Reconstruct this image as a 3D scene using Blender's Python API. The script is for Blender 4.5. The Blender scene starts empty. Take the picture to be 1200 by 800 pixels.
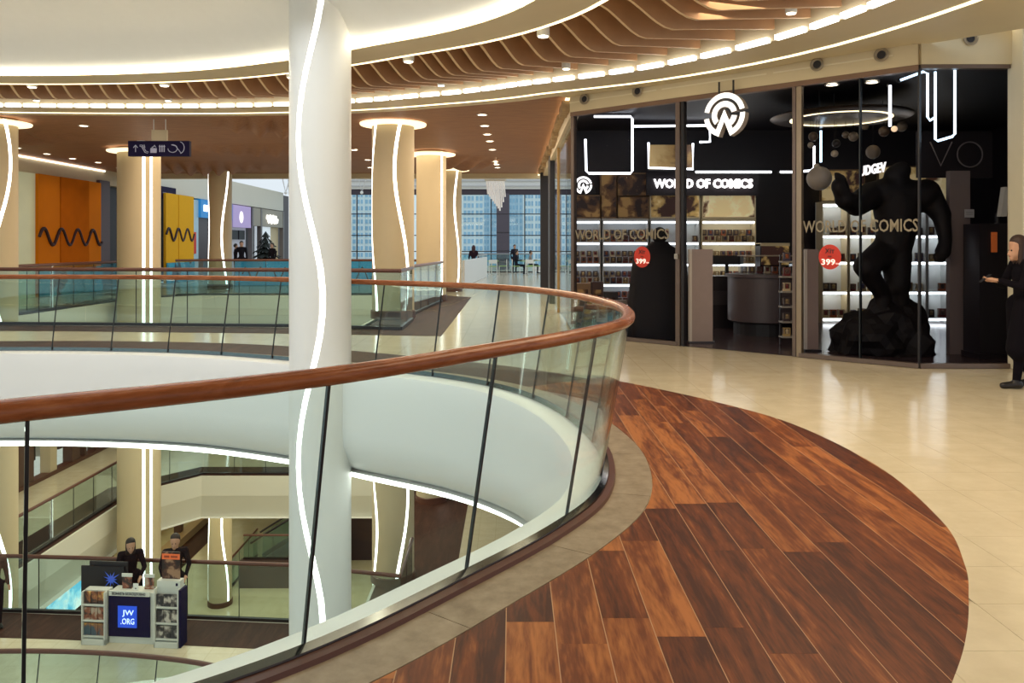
import bpy, bmesh, math, random
from mathutils import Vector, Matrix
random.seed(7)
scene = bpy.context.scene
COL = scene.collection
PI = math.pi

# ------------------------------------------------------------------ camera
EYE = 1.6; F = 930.0; HOR = 287.0          # eye height, focal length in px, horizon row (1200x800)
cam_d = bpy.data.cameras.new('camera'); cam = bpy.data.objects.new('camera', cam_d); COL.objects.link(cam)
cam.location = (0, 0, EYE); cam.rotation_euler = (PI/2, 0, 0)
cam_d.sensor_width = 36; cam_d.lens = 36*F/1200; cam_d.shift_y = -(400-HOR)/1200
cam_d.clip_end = 2000
scene.camera = cam
# ------------------------------------------------------------------ world, lights, exposure
w = bpy.data.worlds.new('World'); scene.world = w; w.use_nodes = True
bg = w.node_tree.nodes['Background']; bg.inputs[0].default_value = (0.84, 0.93, 1.0, 1); bg.inputs[1].default_value = 1.0
def area(name, loc, size, power, col, rot=(0,0,0)):  # unseen area lamp, added as soft fill in place of many downlights
    l = bpy.data.lights.new(name, 'AREA'); l.shape = 'RECTANGLE'; l.size, l.size_y = size; l.energy = power; l.color = col
    o = bpy.data.objects.new(name, l); COL.objects.link(o); o.location = loc; o.rotation_euler = rot; return o
WARM = (1.0, 0.80, 0.55)
area('dome_fill', (-5.2, 6.5, 4.45), (7, 6), 235, (0.95, 0.98, 1.0))  # added fill below the dome, brightens the white fascia; no lamp hangs there
area('walkway_fill', (3.6, 6.0, 4.2), (3.0, 6.0), 330, WARM)
area('bridge_fill', (-6.0, 13.8, 4.1), (9, 1.0), 170, WARM)
area('court_fill', (-6.0, 21, 4.15), (8, 7), 420, WARM)
area('food_court_fill', (-0.5, 20, 4.2), (1.6, 9), 260, WARM)
area('lower_bridge_fill', (-5.0, 13.8, -1.6), (10, 1.6), 95, (1.0, 0.88, 0.68))
area('lower_court_fill', (-6.5, 20.5, -1.5), (7, 8), 320, (1.0, 0.90, 0.72))
area('lower_left_fill', (-13, 22, -1.6), (2, 12), 130, (1.0, 0.85, 0.62))
area('ground_fill', (-9.0, 29, -7.4), (10, 6), 320, (1.0, 0.87, 0.62))
vs = scene.view_settings; vs.view_transform = 'Standard'; vs.look = 'None'; vs.gamma = 1; vs.use_curve_mapping = False; vs.exposure = -0.12
scene.cycles.transparent_max_bounces = 40
scene.cycles.max_bounces = 8; scene.cycles.diffuse_bounces = 4

# ------------------------------------------------------------------ materials
MATS = {}
def mat(name, col, rough=.5, metal=0, emit=None, es=0, spec=.5, noise=0, nscale=8, bump=0, coat=0, alpha=None):
    if name in MATS: return MATS[name]
    m = bpy.data.materials.new(name); m.use_nodes = True; nt = m.node_tree; b = nt.nodes['Principled BSDF']
    b.inputs['Base Color'].default_value = (*col, 1); b.inputs['Roughness'].default_value = rough
    b.inputs['Metallic'].default_value = metal; b.inputs['Specular IOR Level'].default_value = spec
    b.inputs['Coat Weight'].default_value = coat
    if emit: b.inputs['Emission Color'].default_value = (*emit, 1); b.inputs['Emission Strength'].default_value = es
    if noise or bump:
        tc = nt.nodes.new('ShaderNodeNewGeometry'); n = nt.nodes.new('ShaderNodeTexNoise'); n.inputs['Scale'].default_value = nscale
        n.inputs['Detail'].default_value = 5
        nt.links.new(tc.outputs['Position'], n.inputs['Vector'])
        if noise:
            mx = nt.nodes.new('ShaderNodeMix'); mx.data_type = 'RGBA'
            mx.inputs['A'].default_value = tuple(max(0, c*(1-noise)) for c in col)+(1,)
            mx.inputs['B'].default_value = tuple(min(1, c*(1+noise)) for c in col)+(1,)
            nt.links.new(n.outputs['Fac'], mx.inputs['Factor']); nt.links.new(mx.outputs['Result'], b.inputs['Base Color'])
        if bump:
            bp = nt.nodes.new('ShaderNodeBump'); bp.inputs['Strength'].default_value = bump; bp.inputs['Distance'].default_value = .02
            nt.links.new(n.outputs['Fac'], bp.inputs['Height']); nt.links.new(bp.outputs['Normal'], b.inputs['Normal'])
    MATS[name] = m; return m
def emis(name, col, s):
    return mat(name, tuple(min(1, c) for c in col), .6, emit=col, es=s, noise=0)
def glass_mat(name, tint, refl=1.0, base=.03, rough=.0):
    if name in MATS: return MATS[name]
    m = bpy.data.materials.new(name); m.use_nodes = True; nt = m.node_tree; nt.nodes.clear()
    out = nt.nodes.new('ShaderNodeOutputMaterial'); tr = nt.nodes.new('ShaderNodeBsdfTransparent'); gl = nt.nodes.new('ShaderNodeBsdfGlossy')
    tr.inputs[0].default_value = (*tint, 1); gl.inputs['Roughness'].default_value = rough; gl.inputs['Color'].default_value = (.95, 1, 1, 1)
    lw = nt.nodes.new('ShaderNodeLayerWeight'); lw.inputs[0].default_value = .5
    fr = nt.nodes.new('ShaderNodeMath'); fr.operation = 'POWER'; fr.inputs[1].default_value = 4.5; nt.links.new(lw.outputs['Facing'], fr.inputs[0])
    ma = nt.nodes.new('ShaderNodeMath'); ma.operation = 'MULTIPLY_ADD'; ma.inputs[1].default_value = refl; ma.inputs[2].default_value = base; ma.use_clamp = True
    mx = nt.nodes.new('ShaderNodeMixShader')
    nt.links.new(fr.outputs[0], ma.inputs[0]); nt.links.new(ma.outputs[0], mx.inputs[0]); nt.links.new(tr.outputs[0], mx.inputs[1]); nt.links.new(gl.outputs[0], mx.inputs[2])
    nt.links.new(mx.outputs[0], out.inputs[0]); MATS[name] = m; return m
def wood_mat(name, cols, scale=(9, .9, 9), rough=.32, rnd=1.0, grain=1.0, axis=None):
    """plank / handrail timber; tone differs from object to object"""
    m = bpy.data.materials.new(name); m.use_nodes = True; nt = m.node_tree; b = nt.nodes['Principled BSDF']; N = nt.nodes.new; L = nt.links.new
    geo = N('ShaderNodeNewGeometry'); oi = N('ShaderNodeObjectInfo')
    mp = N('ShaderNodeMapping'); mp.inputs['Scale'].default_value = scale; L(geo.outputs['Position'], mp.inputs['Vector'])
    cx = N('ShaderNodeCombineXYZ'); mu = N('ShaderNodeMath'); mu.operation = 'MULTIPLY'; mu.inputs[1].default_value = 31.0
    L(oi.outputs['Random'], mu.inputs[0]); L(mu.outputs[0], cx.inputs[0]); L(mu.outputs[0], cx.inputs[1]); L(cx.outputs[0], mp.inputs['Location'])
    n1 = N('ShaderNodeTexNoise'); n1.inputs['Scale'].default_value = 1.0; n1.inputs['Detail'].default_value = 6; n1.inputs['Roughness'].default_value = .6; n1.inputs['Distortion'].default_value = .9
    L(mp.outputs[0], n1.inputs['Vector'])
    n2 = N('ShaderNodeTexNoise'); n2.inputs['Scale'].default_value = 6.0; n2.inputs['Detail'].default_value = 4; L(mp.outputs[0], n2.inputs['Vector'])
    a = N('ShaderNodeMath'); a.operation = 'MULTIPLY_ADD'; a.inputs[1].default_value = .35*grain; L(n2.outputs['Fac'], a.inputs[0]); L(n1.outputs['Fac'], a.inputs[2])
    r = N('ShaderNodeMath'); r.operation = 'MULTIPLY_ADD'; r.inputs[1].default_value = .30*rnd; L(oi.outputs['Random'], r.inputs[0]); L(a.outputs[0], r.inputs[2])
    s = N('ShaderNodeMath'); s.operation = 'SUBTRACT'; s.inputs[1].default_value = .175*grain+.15*rnd; L(r.outputs[0], s.inputs[0])
    cr = N('ShaderNodeValToRGB'); e = cr.color_ramp.elements; e[0].position = .25; e[0].color = (*cols[0], 1); e[1].position = .75; e[1].color = (*cols[2], 1)
    k = e.new(.5); k.color = (*cols[1], 1)
    L(s.outputs[0], cr.inputs[0]); L(cr.outputs[0], b.inputs['Base Color']); b.inputs['Roughness'].default_value = rough; b.inputs['Specular IOR Level'].default_value = .22
    bp = N('ShaderNodeBump'); bp.inputs['Strength'].default_value = .08; bp.inputs['Distance'].default_value = .01; L(n2.outputs['Fac'], bp.inputs['Height']); L(bp.outputs[0], b.inputs['Normal'])
    MATS[name] = m; return m
def stone_mat(name, c1, c2, scale=3, rough=.25, rnd=.0, joint=None, jcol=None):
    m = bpy.data.materials.new(name); m.use_nodes = True; nt = m.node_tree; b = nt.nodes['Principled BSDF']; N = nt.nodes.new; L = nt.links.new
    geo = N('ShaderNodeNewGeometry'); n = N('ShaderNodeTexNoise'); n.inputs['Scale'].default_value = scale; n.inputs['Detail'].default_value = 8; n.inputs['Roughness'].default_value = .65
    L(geo.outputs['Position'], n.inputs['Vector'])
    cr = N('ShaderNodeValToRGB'); e = cr.color_ramp.elements; e[0].position = .3; e[0].color = (*c1, 1); e[1].position = .7; e[1].color = (*c2, 1)
    src = n.outputs['Fac']
    if rnd:
        oi = N('ShaderNodeObjectInfo'); r = N('ShaderNodeMath'); r.operation = 'MULTIPLY_ADD'; r.inputs[1].default_value = rnd; L(oi.outputs['Random'], r.inputs[0]); L(src, r.inputs[2])
        s = N('ShaderNodeMath'); s.operation = 'SUBTRACT'; s.inputs[1].default_value = rnd/2; L(r.outputs[0], s.inputs[0]); src = s.outputs[0]
    L(src, cr.inputs[0]); colour = cr.outputs[0]
    if joint:
        bt = N('ShaderNodeTexBrick'); bt.offset = 0; bt.inputs['Scale'].default_value = 1; bt.inputs['Mortar Size'].default_value = .0035; bt.inputs['Brick Width'].default_value = joint; bt.inputs['Row Height'].default_value = joint
        bt.inputs['Color1'].default_value = (1, 1, 1, 1); bt.inputs['Color2'].default_value = (.97, .97, .97, 1); bt.inputs['Mortar'].default_value = (*(jcol or (.72, .68, .6)), 1)
        L(geo.outputs['Position'], bt.inputs['Vector']); mx = N('ShaderNodeMix'); mx.data_type = 'RGBA'; mx.blend_type = 'MULTIPLY'; mx.inputs['Factor'].default_value = 1
        L(colour, mx.inputs['A']); L(bt.outputs['Color'], mx.inputs['B']); colour = mx.outputs['Result']
    L(colour, b.inputs['Base Color']); b.inputs['Roughness'].default_value = rough
    MATS[name] = m; return m
def slat_mat(name, c1, c2, freq, axis='Y', rough=.6):
    """finely slatted timber ceiling, slats too thin to tell apart"""
    m = bpy.data.materials.new(name); m.use_nodes = True; nt = m.node_tree; b = nt.nodes['Principled BSDF']; N = nt.nodes.new; L = nt.links.new
    geo = N('ShaderNodeNewGeometry'); wv = N('ShaderNodeTexWave'); wv.bands_direction = axis; wv.inputs['Scale'].default_value = freq; wv.inputs['Distortion'].default_value = .6
    wv.inputs['Detail'].default_value = 2; L(geo.outputs['Position'], wv.inputs['Vector'])
    n = N('ShaderNodeTexNoise'); mp = N('ShaderNodeMapping'); mp.inputs['Scale'].default_value = (.6, 9, 1) if axis == 'Y' else (9, .6, 1); L(geo.outputs['Position'], mp.inputs['Vector']); L(mp.outputs[0], n.inputs['Vector']); n.inputs['Detail'].default_value = 4
    a = N('ShaderNodeMath'); a.operation = 'MULTIPLY_ADD'; a.inputs[1].default_value = .45; L(wv.outputs['Fac'], a.inputs[0]); L(n.outputs['Fac'], a.inputs[2])
    cr = N('ShaderNodeValToRGB'); e = cr.color_ramp.elements; e[0].position = .45; e[0].color = (*c1, 1); e[1].position = .95; e[1].color = (*c2, 1)
    L(a.outputs[0], cr.inputs[0]); L(cr.outputs[0], b.inputs['Base Color']); b.inputs['Roughness'].default_value = rough
    bp = N('ShaderNodeBump'); bp.inputs['Strength'].default_value = .5; bp.inputs['Distance'].default_value = .02; L(wv.outputs['Fac'], bp.inputs['Height']); L(bp.outputs[0], b.inputs['Normal'])
    MATS[name] = m; return m
def art_mat(name, c1, c2, c3, scale=4, es=0):
    """printed picture: irregular patches of three inks (no known picture)"""
    m = bpy.data.materials.new(name); m.use_nodes = True; nt = m.node_tree; b = nt.nodes['Principled BSDF']; N = nt.nodes.new; L = nt.links.new
    tc = N('ShaderNodeTexCoord'); n = N('ShaderNodeTexNoise'); n.inputs['Scale'].default_value = scale; n.inputs['Detail'].default_value = 4; n.inputs['Distortion'].default_value = .35
    oi = N('ShaderNodeObjectInfo'); va = N('ShaderNodeVectorMath'); va.operation = 'ADD'; L(tc.outputs['Object'], va.inputs[0]); L(oi.outputs['Random'], va.inputs[1]); L(va.outputs[0], n.inputs['Vector'])
    cr = N('ShaderNodeValToRGB'); cr.color_ramp.interpolation = 'EASE'; e = cr.color_ramp.elements; e[0].position = .42; e[0].color = (*c1, 1); e[1].position = .62; e[1].color = (*c3, 1); k = e.new(.52); k.color = (*c2, 1)
    L(n.outputs['Fac'], cr.inputs[0]); L(cr.outputs[0], b.inputs['Base Color']); b.inputs['Roughness'].default_value = .5
    if es: L(cr.outputs[0], b.inputs['Emission Color']); b.inputs['Emission Strength'].default_value = es
    MATS[name] = m; return m

white = mat('white_plaster', (.84, .84, .81), .45, noise=.02)
fascia_w = mat('white_fascia', (.84, .85, .84), .35, noise=.015, nscale=2)
cream = mat('cream_plaster', (.66, .56, .37), .5, noise=.04, nscale=3)
cream_d = mat('cream_panel', (.60, .50, .33), .5, noise=.05, nscale=3)
led = emis('led_warm_white', (1.0, .89, .68), 11)
led_soft = emis('led_amber', (1.0, .84, .50), 3.0)
led_white = emis('led_cool_white', (1.0, .96, .88), 4.5)
neon = emis('neon_white', (.92, .95, 1.0), 4.0)
neon_b = emis('neon_blue_white', (.62, .84, 1.0), 3.5)
lampglow = emis('lamp_glow', (1.0, .86, .62), 9.0)
stone_cream = stone_mat('cream_stone', (.66, .57, .40), (.76, .67, .49), 4, .14, .06)
stone_floor = stone_mat('cream_stone_floor', (.64, .555, .395), (.73, .645, .475), 3.5, .15, 0, joint=.42)
stone_grey = stone_mat('grey_stone', (.21, .150, .092), (.36, .275, .185), 9, .5, .10)
grout = mat('pale_grout', (.50, .30, .17), .8, noise=.1)
plank_m = wood_mat('plank_wood', [(.055, .012, .005), (.165, .042, .012), (.42, .145, .040)], (10.0, 1.15, 5), .46, rnd=1.1, grain=1.2)
band_m = wood_mat('wood_band', [(.030, .011, .009), (.055, .021, .015), (.09, .036, .025)], (6, .8, 5), .6, rnd=0)
rail_m = wood_mat('handrail_wood', [(.16, .045, .015), (.28, .085, .030), (.40, .15, .06)], (3, 3, 20), .22, rnd=0, grain=.6)
rail_dk = mat('handrail_dark', (.11, .04, .028), .3, noise=.15)
fin_m = mat('fin_wood', (.50,.285,.15), .55, noise=.12, nscale=5)
fin_edge = mat('fin_edge_lit_tone', (.74,.54,.33), .5, noise=.06)  # paler bottom edge of the fins: light from below put into the colour
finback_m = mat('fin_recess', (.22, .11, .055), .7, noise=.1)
slat_m = slat_mat('slat_ceiling', (.19, .080, .036), (.42, .200, .095), 9)
metal_dk = mat('dark_metal', (.05, .042, .045), .3, .7, noise=.1)
chrome = mat('channel_metal', (.20, .20, .20), .12, 1.0, noise=.03)
kerb_m = mat('kerb_brown', (.10, .035, .022), .35, noise=.1)
black = mat('black_paint', (.010, .008, .012), .5, noise=.1)
seal_m = mat('joint_seal', (.012, .016, .02), .4, noise=.1)
glass_r = glass_mat('rail_glass', (.90, .965, .955), .9, .012)
glass_far = glass_mat('rail_glass_far', (.78, .885, .89), .9, .05)
glass_shop = glass_mat('shop_glass', (.86, .86, .88), .75, .0)
glass_win = glass_mat('window_glass', (.88, .95, .97), .6, .02)
navy = mat('navy_panel', (.010, .006, .045), .6, noise=.1, spec=.15)

# ------------------------------------------------------------------ mesh helpers
class MB:
    def __init__(s): s.v = []; s.f = []; s.m = []
    def add(s, vs_, fs, mi=0):
        o = len(s.v); s.v += [tuple(p) for p in vs_]; s.f += [tuple(i+o for i in f) for f in fs]; s.m += [mi]*len(fs); return s
    def box(s, x0, y0, z0, x1, y1, z1, mi=0, M=None):
        P = [(x0,y0,z0),(x1,y0,z0),(x1,y1,z0),(x0,y1,z0),(x0,y0,z1),(x1,y0,z1),(x1,y1,z1),(x0,y1,z1)]
        if M is not None: P = [M @ Vector(p) for p in P]
        return s.add(P, [(0,3,2,1),(4,5,6,7),(0,1,5,4),(1,2,6,5),(2,3,7,6),(3,0,4,7)], mi)
    def prism(s, poly, z0, z1, mi=0):
        n = len(poly); P = [(p[0], p[1], z0) for p in poly]+[(p[0], p[1], z1) for p in poly]
        return s.add(P, [tuple(range(n-1, -1, -1)), tuple(range(n, 2*n))]+[(i, (i+1) % n, n+(i+1) % n, n+i) for i in range(n)], mi)
    def loft(s, rings, closed_ring=True, closed_path=False, caps=True, mi=0):
        k = len(rings[0]); n = len(rings); P = [p for r in rings for p in r]; fs = []
        for i in range(n if closed_path else n-1):
            for j in range(k if closed_ring else k-1):
                a = i*k+j; b = i*k+(j+1) % k; c = ((i+1) % n)*k+(j+1) % k; d = ((i+1) % n)*k+j
                fs.append((a, b, c, d))
        if caps and closed_ring and not closed_path: fs += [tuple(range(k-1, -1, -1)), tuple((n-1)*k+j for j in range(k))]
        return s.add(P, fs, mi)
    def tube(s, path, r, seg=8, closed=False, mi=0, sy=1.0):
        path = [Vector(p) for p in path]; rings = []; n = len(path)
        for i, p in enumerate(path):
            a = path[i-1] if (i > 0 or closed) else p; b = path[(i+1) % n] if (i < n-1 or closed) else p
            t = (b-a).normalized(); up = Vector((0, 0, 1)) if abs(t.z) < .95 else Vector((0, 1, 0))
            x = t.cross(up).normalized(); y = x.cross(t).normalized(); rr = r[i] if isinstance(r, (list, tuple)) else r
            rings.append([p+x*rr*math.cos(2*PI*k/seg)+y*rr*sy*math.sin(2*PI*k/seg) for k in range(seg)])
        return s.loft(rings, True, closed, True, mi)
    def lathe(s, prof, c=(0,0,0), seg=24, mi=0, sx=1, sy=1, ring=False):
        rings = [[(c[0]+r*sx*math.cos(2*PI*k/seg), c[1]+r*sy*math.sin(2*PI*k/seg), c[2]+z) for k in range(seg)] for r, z in prof]
        return s.loft(rings, True, ring, not ring, mi)
    def sphere(s, c, r, seg=12, mi=0, sz=1):
        h = seg//2; return s.lathe([(max(1e-4, r*math.sin(PI*i/h)), -r*sz*math.cos(PI*i/h)) for i in range(h+1)], c, seg, mi)
    def build(s, name, mats, parent=None, smooth=False, loc=None):
        me = bpy.data.meshes.new(name); me.from_pydata(s.v, [], s.f); mats = mats if isinstance(mats, (list, tuple)) else [mats]
        for m in mats: me.materials.append(m)
        if len(mats) > 1: me.polygons.foreach_set('material_index', s.m)
        if smooth: me.polygons.foreach_set('use_smooth', [True]*len(me.polygons))
        bm = bmesh.new(); bm.from_mesh(me); bmesh.ops.recalc_face_normals(bm, faces=bm.faces[:]); bm.to_mesh(me); bm.free()
        if smooth: 
            try: me.set_sharp_from_angle(angle=math.radians(40))
            except Exception: pass
        o = bpy.data.objects.new(name, me); COL.objects.link(o)
        if parent: o.parent = parent
        if loc is not None: recentre(o, loc)
        return o
def recentre(o, loc):
    o.data.transform(Matrix.Translation(-Vector(loc))); o.location = loc
def tag(o, label=None, cat=None, group=None, kind=None):
    if label: o['label'] = label
    if cat: o['category'] = cat
    if group: o['group'] = group
    if kind: o['kind'] = kind
    return o
def thing(name, label, cat, group=None, loc=(0,0,0), rz=0):
    o = bpy.data.objects.new(name, None); COL.objects.link(o); o.empty_display_size = .1
    o.location = loc; o.rotation_euler = (0, 0, rz); return tag(o, label, cat, group)
def struct(o): o['kind'] = 'structure'; return o
def root_struct(name):
    o = bpy.data.objects.new(name, None); COL.objects.link(o); o.empty_display_size = .1; return struct(o)
def P(px, py, Y): return Vector(((px-600)/F*Y, Y, EYE+(HOR-py)/F*Y))
def text_mesh(body, width=None, height=None, extrude=.01, offset=0, spacing=1.0):
    c = bpy.data.curves.new('txt', 'FONT'); c.body = body; c.extrude = extrude; c.offset = offset; c.space_character = spacing; c.resolution_u = 2
    c.align_x = 'CENTER'; c.align_y = 'CENTER'
    o = bpy.data.objects.new('txt', c); COL.objects.link(o); dg = bpy.context.evaluated_depsgraph_get(); dg.update()
    me = bpy.data.meshes.new_from_object(o.evaluated_get(dg)); bpy.data.objects.remove(o); bpy.data.curves.remove(c)
    xs = [v.co.x for v in me.vertices]; ys = [v.co.y for v in me.vertices]; w0 = max(xs)-min(xs); h0 = max(ys)-min(ys)
    sx = width/w0 if width else height/h0; sy = height/h0 if height else sx
    cx, cy = (max(xs)+min(xs))/2, (max(ys)+min(ys))/2
    for v in me.vertices: v.co = ((v.co.x-cx)*sx, (v.co.y-cy)*sy, v.co.z)
    return me
def text(name, body, centre, ux, m, parent=None, width=None, height=None, extrude=.01, offset=0, spacing=1.0):
    me = text_mesh(body, width, height, extrude, offset, spacing); me.name = name; me.materials.clear(); me.materials.append(m)
    ux = Vector(ux).normalized(); uz = Vector((0,0,1)); n = ux.cross(uz)
    M = Matrix((( ux.x, uz.x, n.x, centre[0]), (ux.y, uz.y, n.y, centre[1]), (ux.z, uz.z, n.z, centre[2]), (0,0,0,1)))
    me.transform(M); o = bpy.data.objects.new(name, me); COL.objects.link(o)
    if parent: o.parent = parent
    return o
def fill(name, loops, z, m, parent=None):
    """flat plate with holes from closed 2-D loops"""
    c = bpy.data.curves.new(name, 'CURVE'); c.dimensions = '2D'; c.fill_mode = 'BOTH'
    for lp in loops:
        s = c.splines.new('POLY'); s.points.add(len(lp)-1); s.use_cyclic_u = True
        for i, p in enumerate(lp): s.points[i].co = (p[0], p[1], 0, 1)
    o = bpy.data.objects.new(name, c); COL.objects.link(o); dg = bpy.context.evaluated_depsgraph_get(); dg.update()
    me = bpy.data.meshes.new_from_object(o.evaluated_get(dg)); bpy.data.objects.remove(o); bpy.data.curves.remove(c)
    me.transform(Matrix.Translation((0, 0, z))); me.materials.clear(); me.materials.append(m); me.name = name
    o = bpy.data.objects.new(name, me); COL.objects.link(o)
    if parent: o.parent = parent
    return o
def clip(poly, x0, y0, x1, y1):
    def half(pl, inside, inter):
        out = []
        for i in range(len(pl)):
            a, b = pl[i-1], pl[i]; ia, ib = inside(a), inside(b)
            if ib:
                if not ia: out.append(inter(a, b))
                out.append(b)
            elif ia: out.append(inter(a, b))
        return out
    def ix(x): return lambda a, b: (x, a[1]+(b[1]-a[1])*(x-a[0])/(b[0]-a[0]))
    def iy(y): return lambda a, b: (a[0]+(b[0]-a[0])*(y-a[1])/(b[1]-a[1]), y)
    for ins, it in ((lambda p: p[0] >= x0, ix(x0)), (lambda p: p[0] <= x1, ix(x1)), (lambda p: p[1] >= y0, iy(y0)), (lambda p: p[1] <= y1, iy(y1))):
        if not poly: return []
        poly = half(poly, ins, it)
    out = []
    for p in poly:
        if not out or (abs(p[0]-out[-1][0])+abs(p[1]-out[-1][1])) > 1e-5: out.append(p)
    if len(out) > 1 and (abs(out[0][0]-out[-1][0])+abs(out[0][1]-out[-1][1])) < 1e-5: out.pop()
    a = sum(out[i-1][0]*out[i][1]-out[i][0]*out[i-1][1] for i in range(len(out)))/2 if len(out) > 2 else 0
    return out if abs(a) > .0012 else []

# ------------------------------------------------------------------ plan curves
def catmull(pts, n=14, closed=True):
    out = []; m = len(pts)
    for i in range(m if closed else m-1):
        g = lambda k: pts[k % m] if closed else pts[min(max(k, 0), m-1)]
        p0, p1, p2, p3 = (Vector(g(i+k)) for k in (-1, 0, 1, 2))
        for j in range(n):
            t = j/n; out.append(.5*((2*p1)+(p2-p0)*t+(2*p0-5*p1+4*p2-p3)*t*t+(3*p1-p0-3*p2+p3)*t**3))
    if not closed: out.append(Vector(pts[-1]))
    return out
class Curve2:
    def __init__(s, pts, closed=True, n=14, step=None):
        raw = catmull(pts, n, closed) if n > 1 else [Vector(p) for p in pts]
        s.closed = closed
        seq = raw+[raw[0]] if closed else raw
        cum = [0]
        for a, b in zip(seq, seq[1:]): cum.append(cum[-1]+(b-a).length)
        s.L = cum[-1]; s.seq = seq; s.cum = cum
    def at(s, d):
        import bisect
        d = d % s.L if s.closed else min(max(d, 0), s.L)
        i = min(max(bisect.bisect_right(s.cum, d)-1, 0), len(s.seq)-2); t = (d-s.cum[i])/max(1e-9, s.cum[i+1]-s.cum[i])
        return s.seq[i].lerp(s.seq[i+1], t)
    def nrm(s, d):      # right-hand normal
        e = .12; t = (s.at(d+e)-s.at(d-e)).normalized(); return Vector((t.y, -t.x))
    def off(s, d, o): return s.at(d)+s.nrm(d)*o
    def near(s, p):
        p = Vector(p); best = min(range(int(s.L/.02)), key=lambda k: (s.at(k*.02)-p).length); return best*.02
V1 = [(-2.7,1.78),(-1.52,2.55),(-.817,3.1),(-.226,3.825),(.19,4.4),(.5,5.0),(.64,5.75),(.63,6.53),(.42,7.6),(0,8.6),(-.75,9.45),(-1.86,10.2),(-3.13,10.98),(-5.08,11.75),(-7.74,12.0),(-11,11.6),(-14,10),(-15.5,7),(-14.6,3.6),(-11.5,1.2),(-8,.4),(-5,.75)]
void = Curve2(V1)                       # counter-clockwise: right-hand normal points away from the opening
def ceil_off(d, o):
    n = void.nrm(d); k = 1+.29*max(0, n.x)*min(1, max(0, o)/2.8); return void.at(d)+n*o*k
def loop(fn, o, step=.25):
    n = int(void.L/step); return [fn(i*void.L/n, o) for i in range(n)]
def band(name, fn, d0, d1, prof, m, parent=None, step=.2, closed=False, smooth=True, dz=0):
    """sweep a closed (offset, z) profile along the opening"""
    n = max(2, int((d1-d0)/step)); mb = MB(); rings = []
    for i in range(n if closed else n+1):
        d = d0+(d1-d0)*i/n; rings.append([(*fn(d, o), z+dz) for o, z in prof])
    mb.loft(rings, True, closed, True); return mb.build(name, m, parent, smooth)
# second opening (court with bridge in front), counter-clockwise
W2 = [(-11.2,15.95),(-8.5,15.75),(-4.3,15.4),(-2.95,15.1),(-2.95,24.0),(-3.9,25.3),(-9.9,25.3),(-11.2,23.6)]
D_FAR = void.near((-7.74,12.0)); D_NEAR = void.near((-.817,3.1))

LV = [0.0, -5.75, -11.5]
OUT = [(-15.0,-7),(12.5,-7),(12.5,54),(-15.0,54)]
# ================================================================== FLOORS
floor = root_struct('floor')
vl = loop(void.off, 0.0)
fill('slab_top', [OUT, vl, W2], -.006, stone_floor, floor)
fill('slab_underside', [OUT, vl, W2], -1.36, white, floor)
# wood edging round both openings (planks there too thin in view to tell apart)
WOOD = [(-1.4,.25),(-.3,.95),(.45,1.6),(1.15,2.33),(1.63,2.93),(1.86,3.25),(2.06,3.58),(2.27,3.98),(2.5,4.635),(2.65,5.81),(2.5,7.15),(2.08,8.1),(1.61,8.86),(1.05,9.62)]
wood_c = Curve2(WOOD, closed=False, n=8)
outer = [tuple(p) for p in wood_c.seq]
d_a = void.near((-2.7, 1.78)); d_b = void.near((-.1, 8.75))
ST = .35
inner = [tuple(void.off(d_a+(d_b-d_a)*i/90 if d_b > d_a else (d_a+(d_b+void.L-d_a)*i/90), ST+.004)) for i in range(91)]
region = outer+inner[::-1]
sub = MB(); sub.prism(region, -.0055, -.0008); sub.build('grout_bed', grout, floor)
pw = .205
xk = -3.1; col_i = 0
while xk < 2.8:
    y = .2+random.random()*.9
    while y < 10:
        ln = random.choice((.75, 1.05, 1.3, 1.5))
        pl = clip(region, xk+.0022, y+.0004, xk+pw-.0022, y+ln-.0004)
        if pl and max(p[1] for p in pl) > 1.2:
            MB().prism(pl, -.0045, 0).build('plank', plank_m, floor)
        y += ln
    xk += pw
ring_w = [void.off(d_b+(void.L+d_a-d_b)*i/160, ST) for i in range(161)]
ring_o = [void.off(d_b+(void.L+d_a-d_b)*i/160, 1.25) for i in range(161)]
wb = MB(); wb.loft([[(*a, -.005), (*b, -.005), (*b, 0), (*a, 0)] for a, b in zip(ring_w, ring_o)]); wb.build('wood_edging', band_m, floor)
# grey stone ring beside the rail, cut into pieces
n = int(void.L/.95)
for i in range(n):
    a = i*void.L/n+.002; b = (i+1)*void.L/n-.002
    band('stone_piece', void.off, a, b, [(.10,-.005), (ST,-.005), (ST,.001), (.10,.001)], stone_grey, floor, .12, smooth=False)
def court_edging(z, parent):
    mb = MB(); q = [(-12.2,15.0),(-8.5,14.8),(-4.3,14.42),(-1.25,14.0),(-1.25,24.4),(-3.2,26.3),(-10.3,26.3),(-12.2,24)]
    rings = [[(*a, z-.004), (*b, z-.004), (*b, z), (*a, z)] for a, b in zip(W2, q)]
    mb.loft(rings, True, True); return mb.build('wood_edging', band_m, parent)
court_edging(0, floor)
# cream stone tiles on the walkway
cream_region = [p for p in outer if p[1] > 1.9]+[(1.05, 9.9), (9, 9.9), (9, 1.9)]
tx = .41
gx = 1.25
while gx < 7.4:
    gy = 1.9
    while gy < 9.8:
        if gx < .645*(gy+tx)+.7:
            pl = clip(cream_region, gx+.0011, gy+.0011, gx+tx-.0011, gy+tx-.0011)
            if pl: MB().prism(pl, -.0045, 0).build('tile', stone_cream, floor)
        gy += tx
    gx += tx
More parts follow.
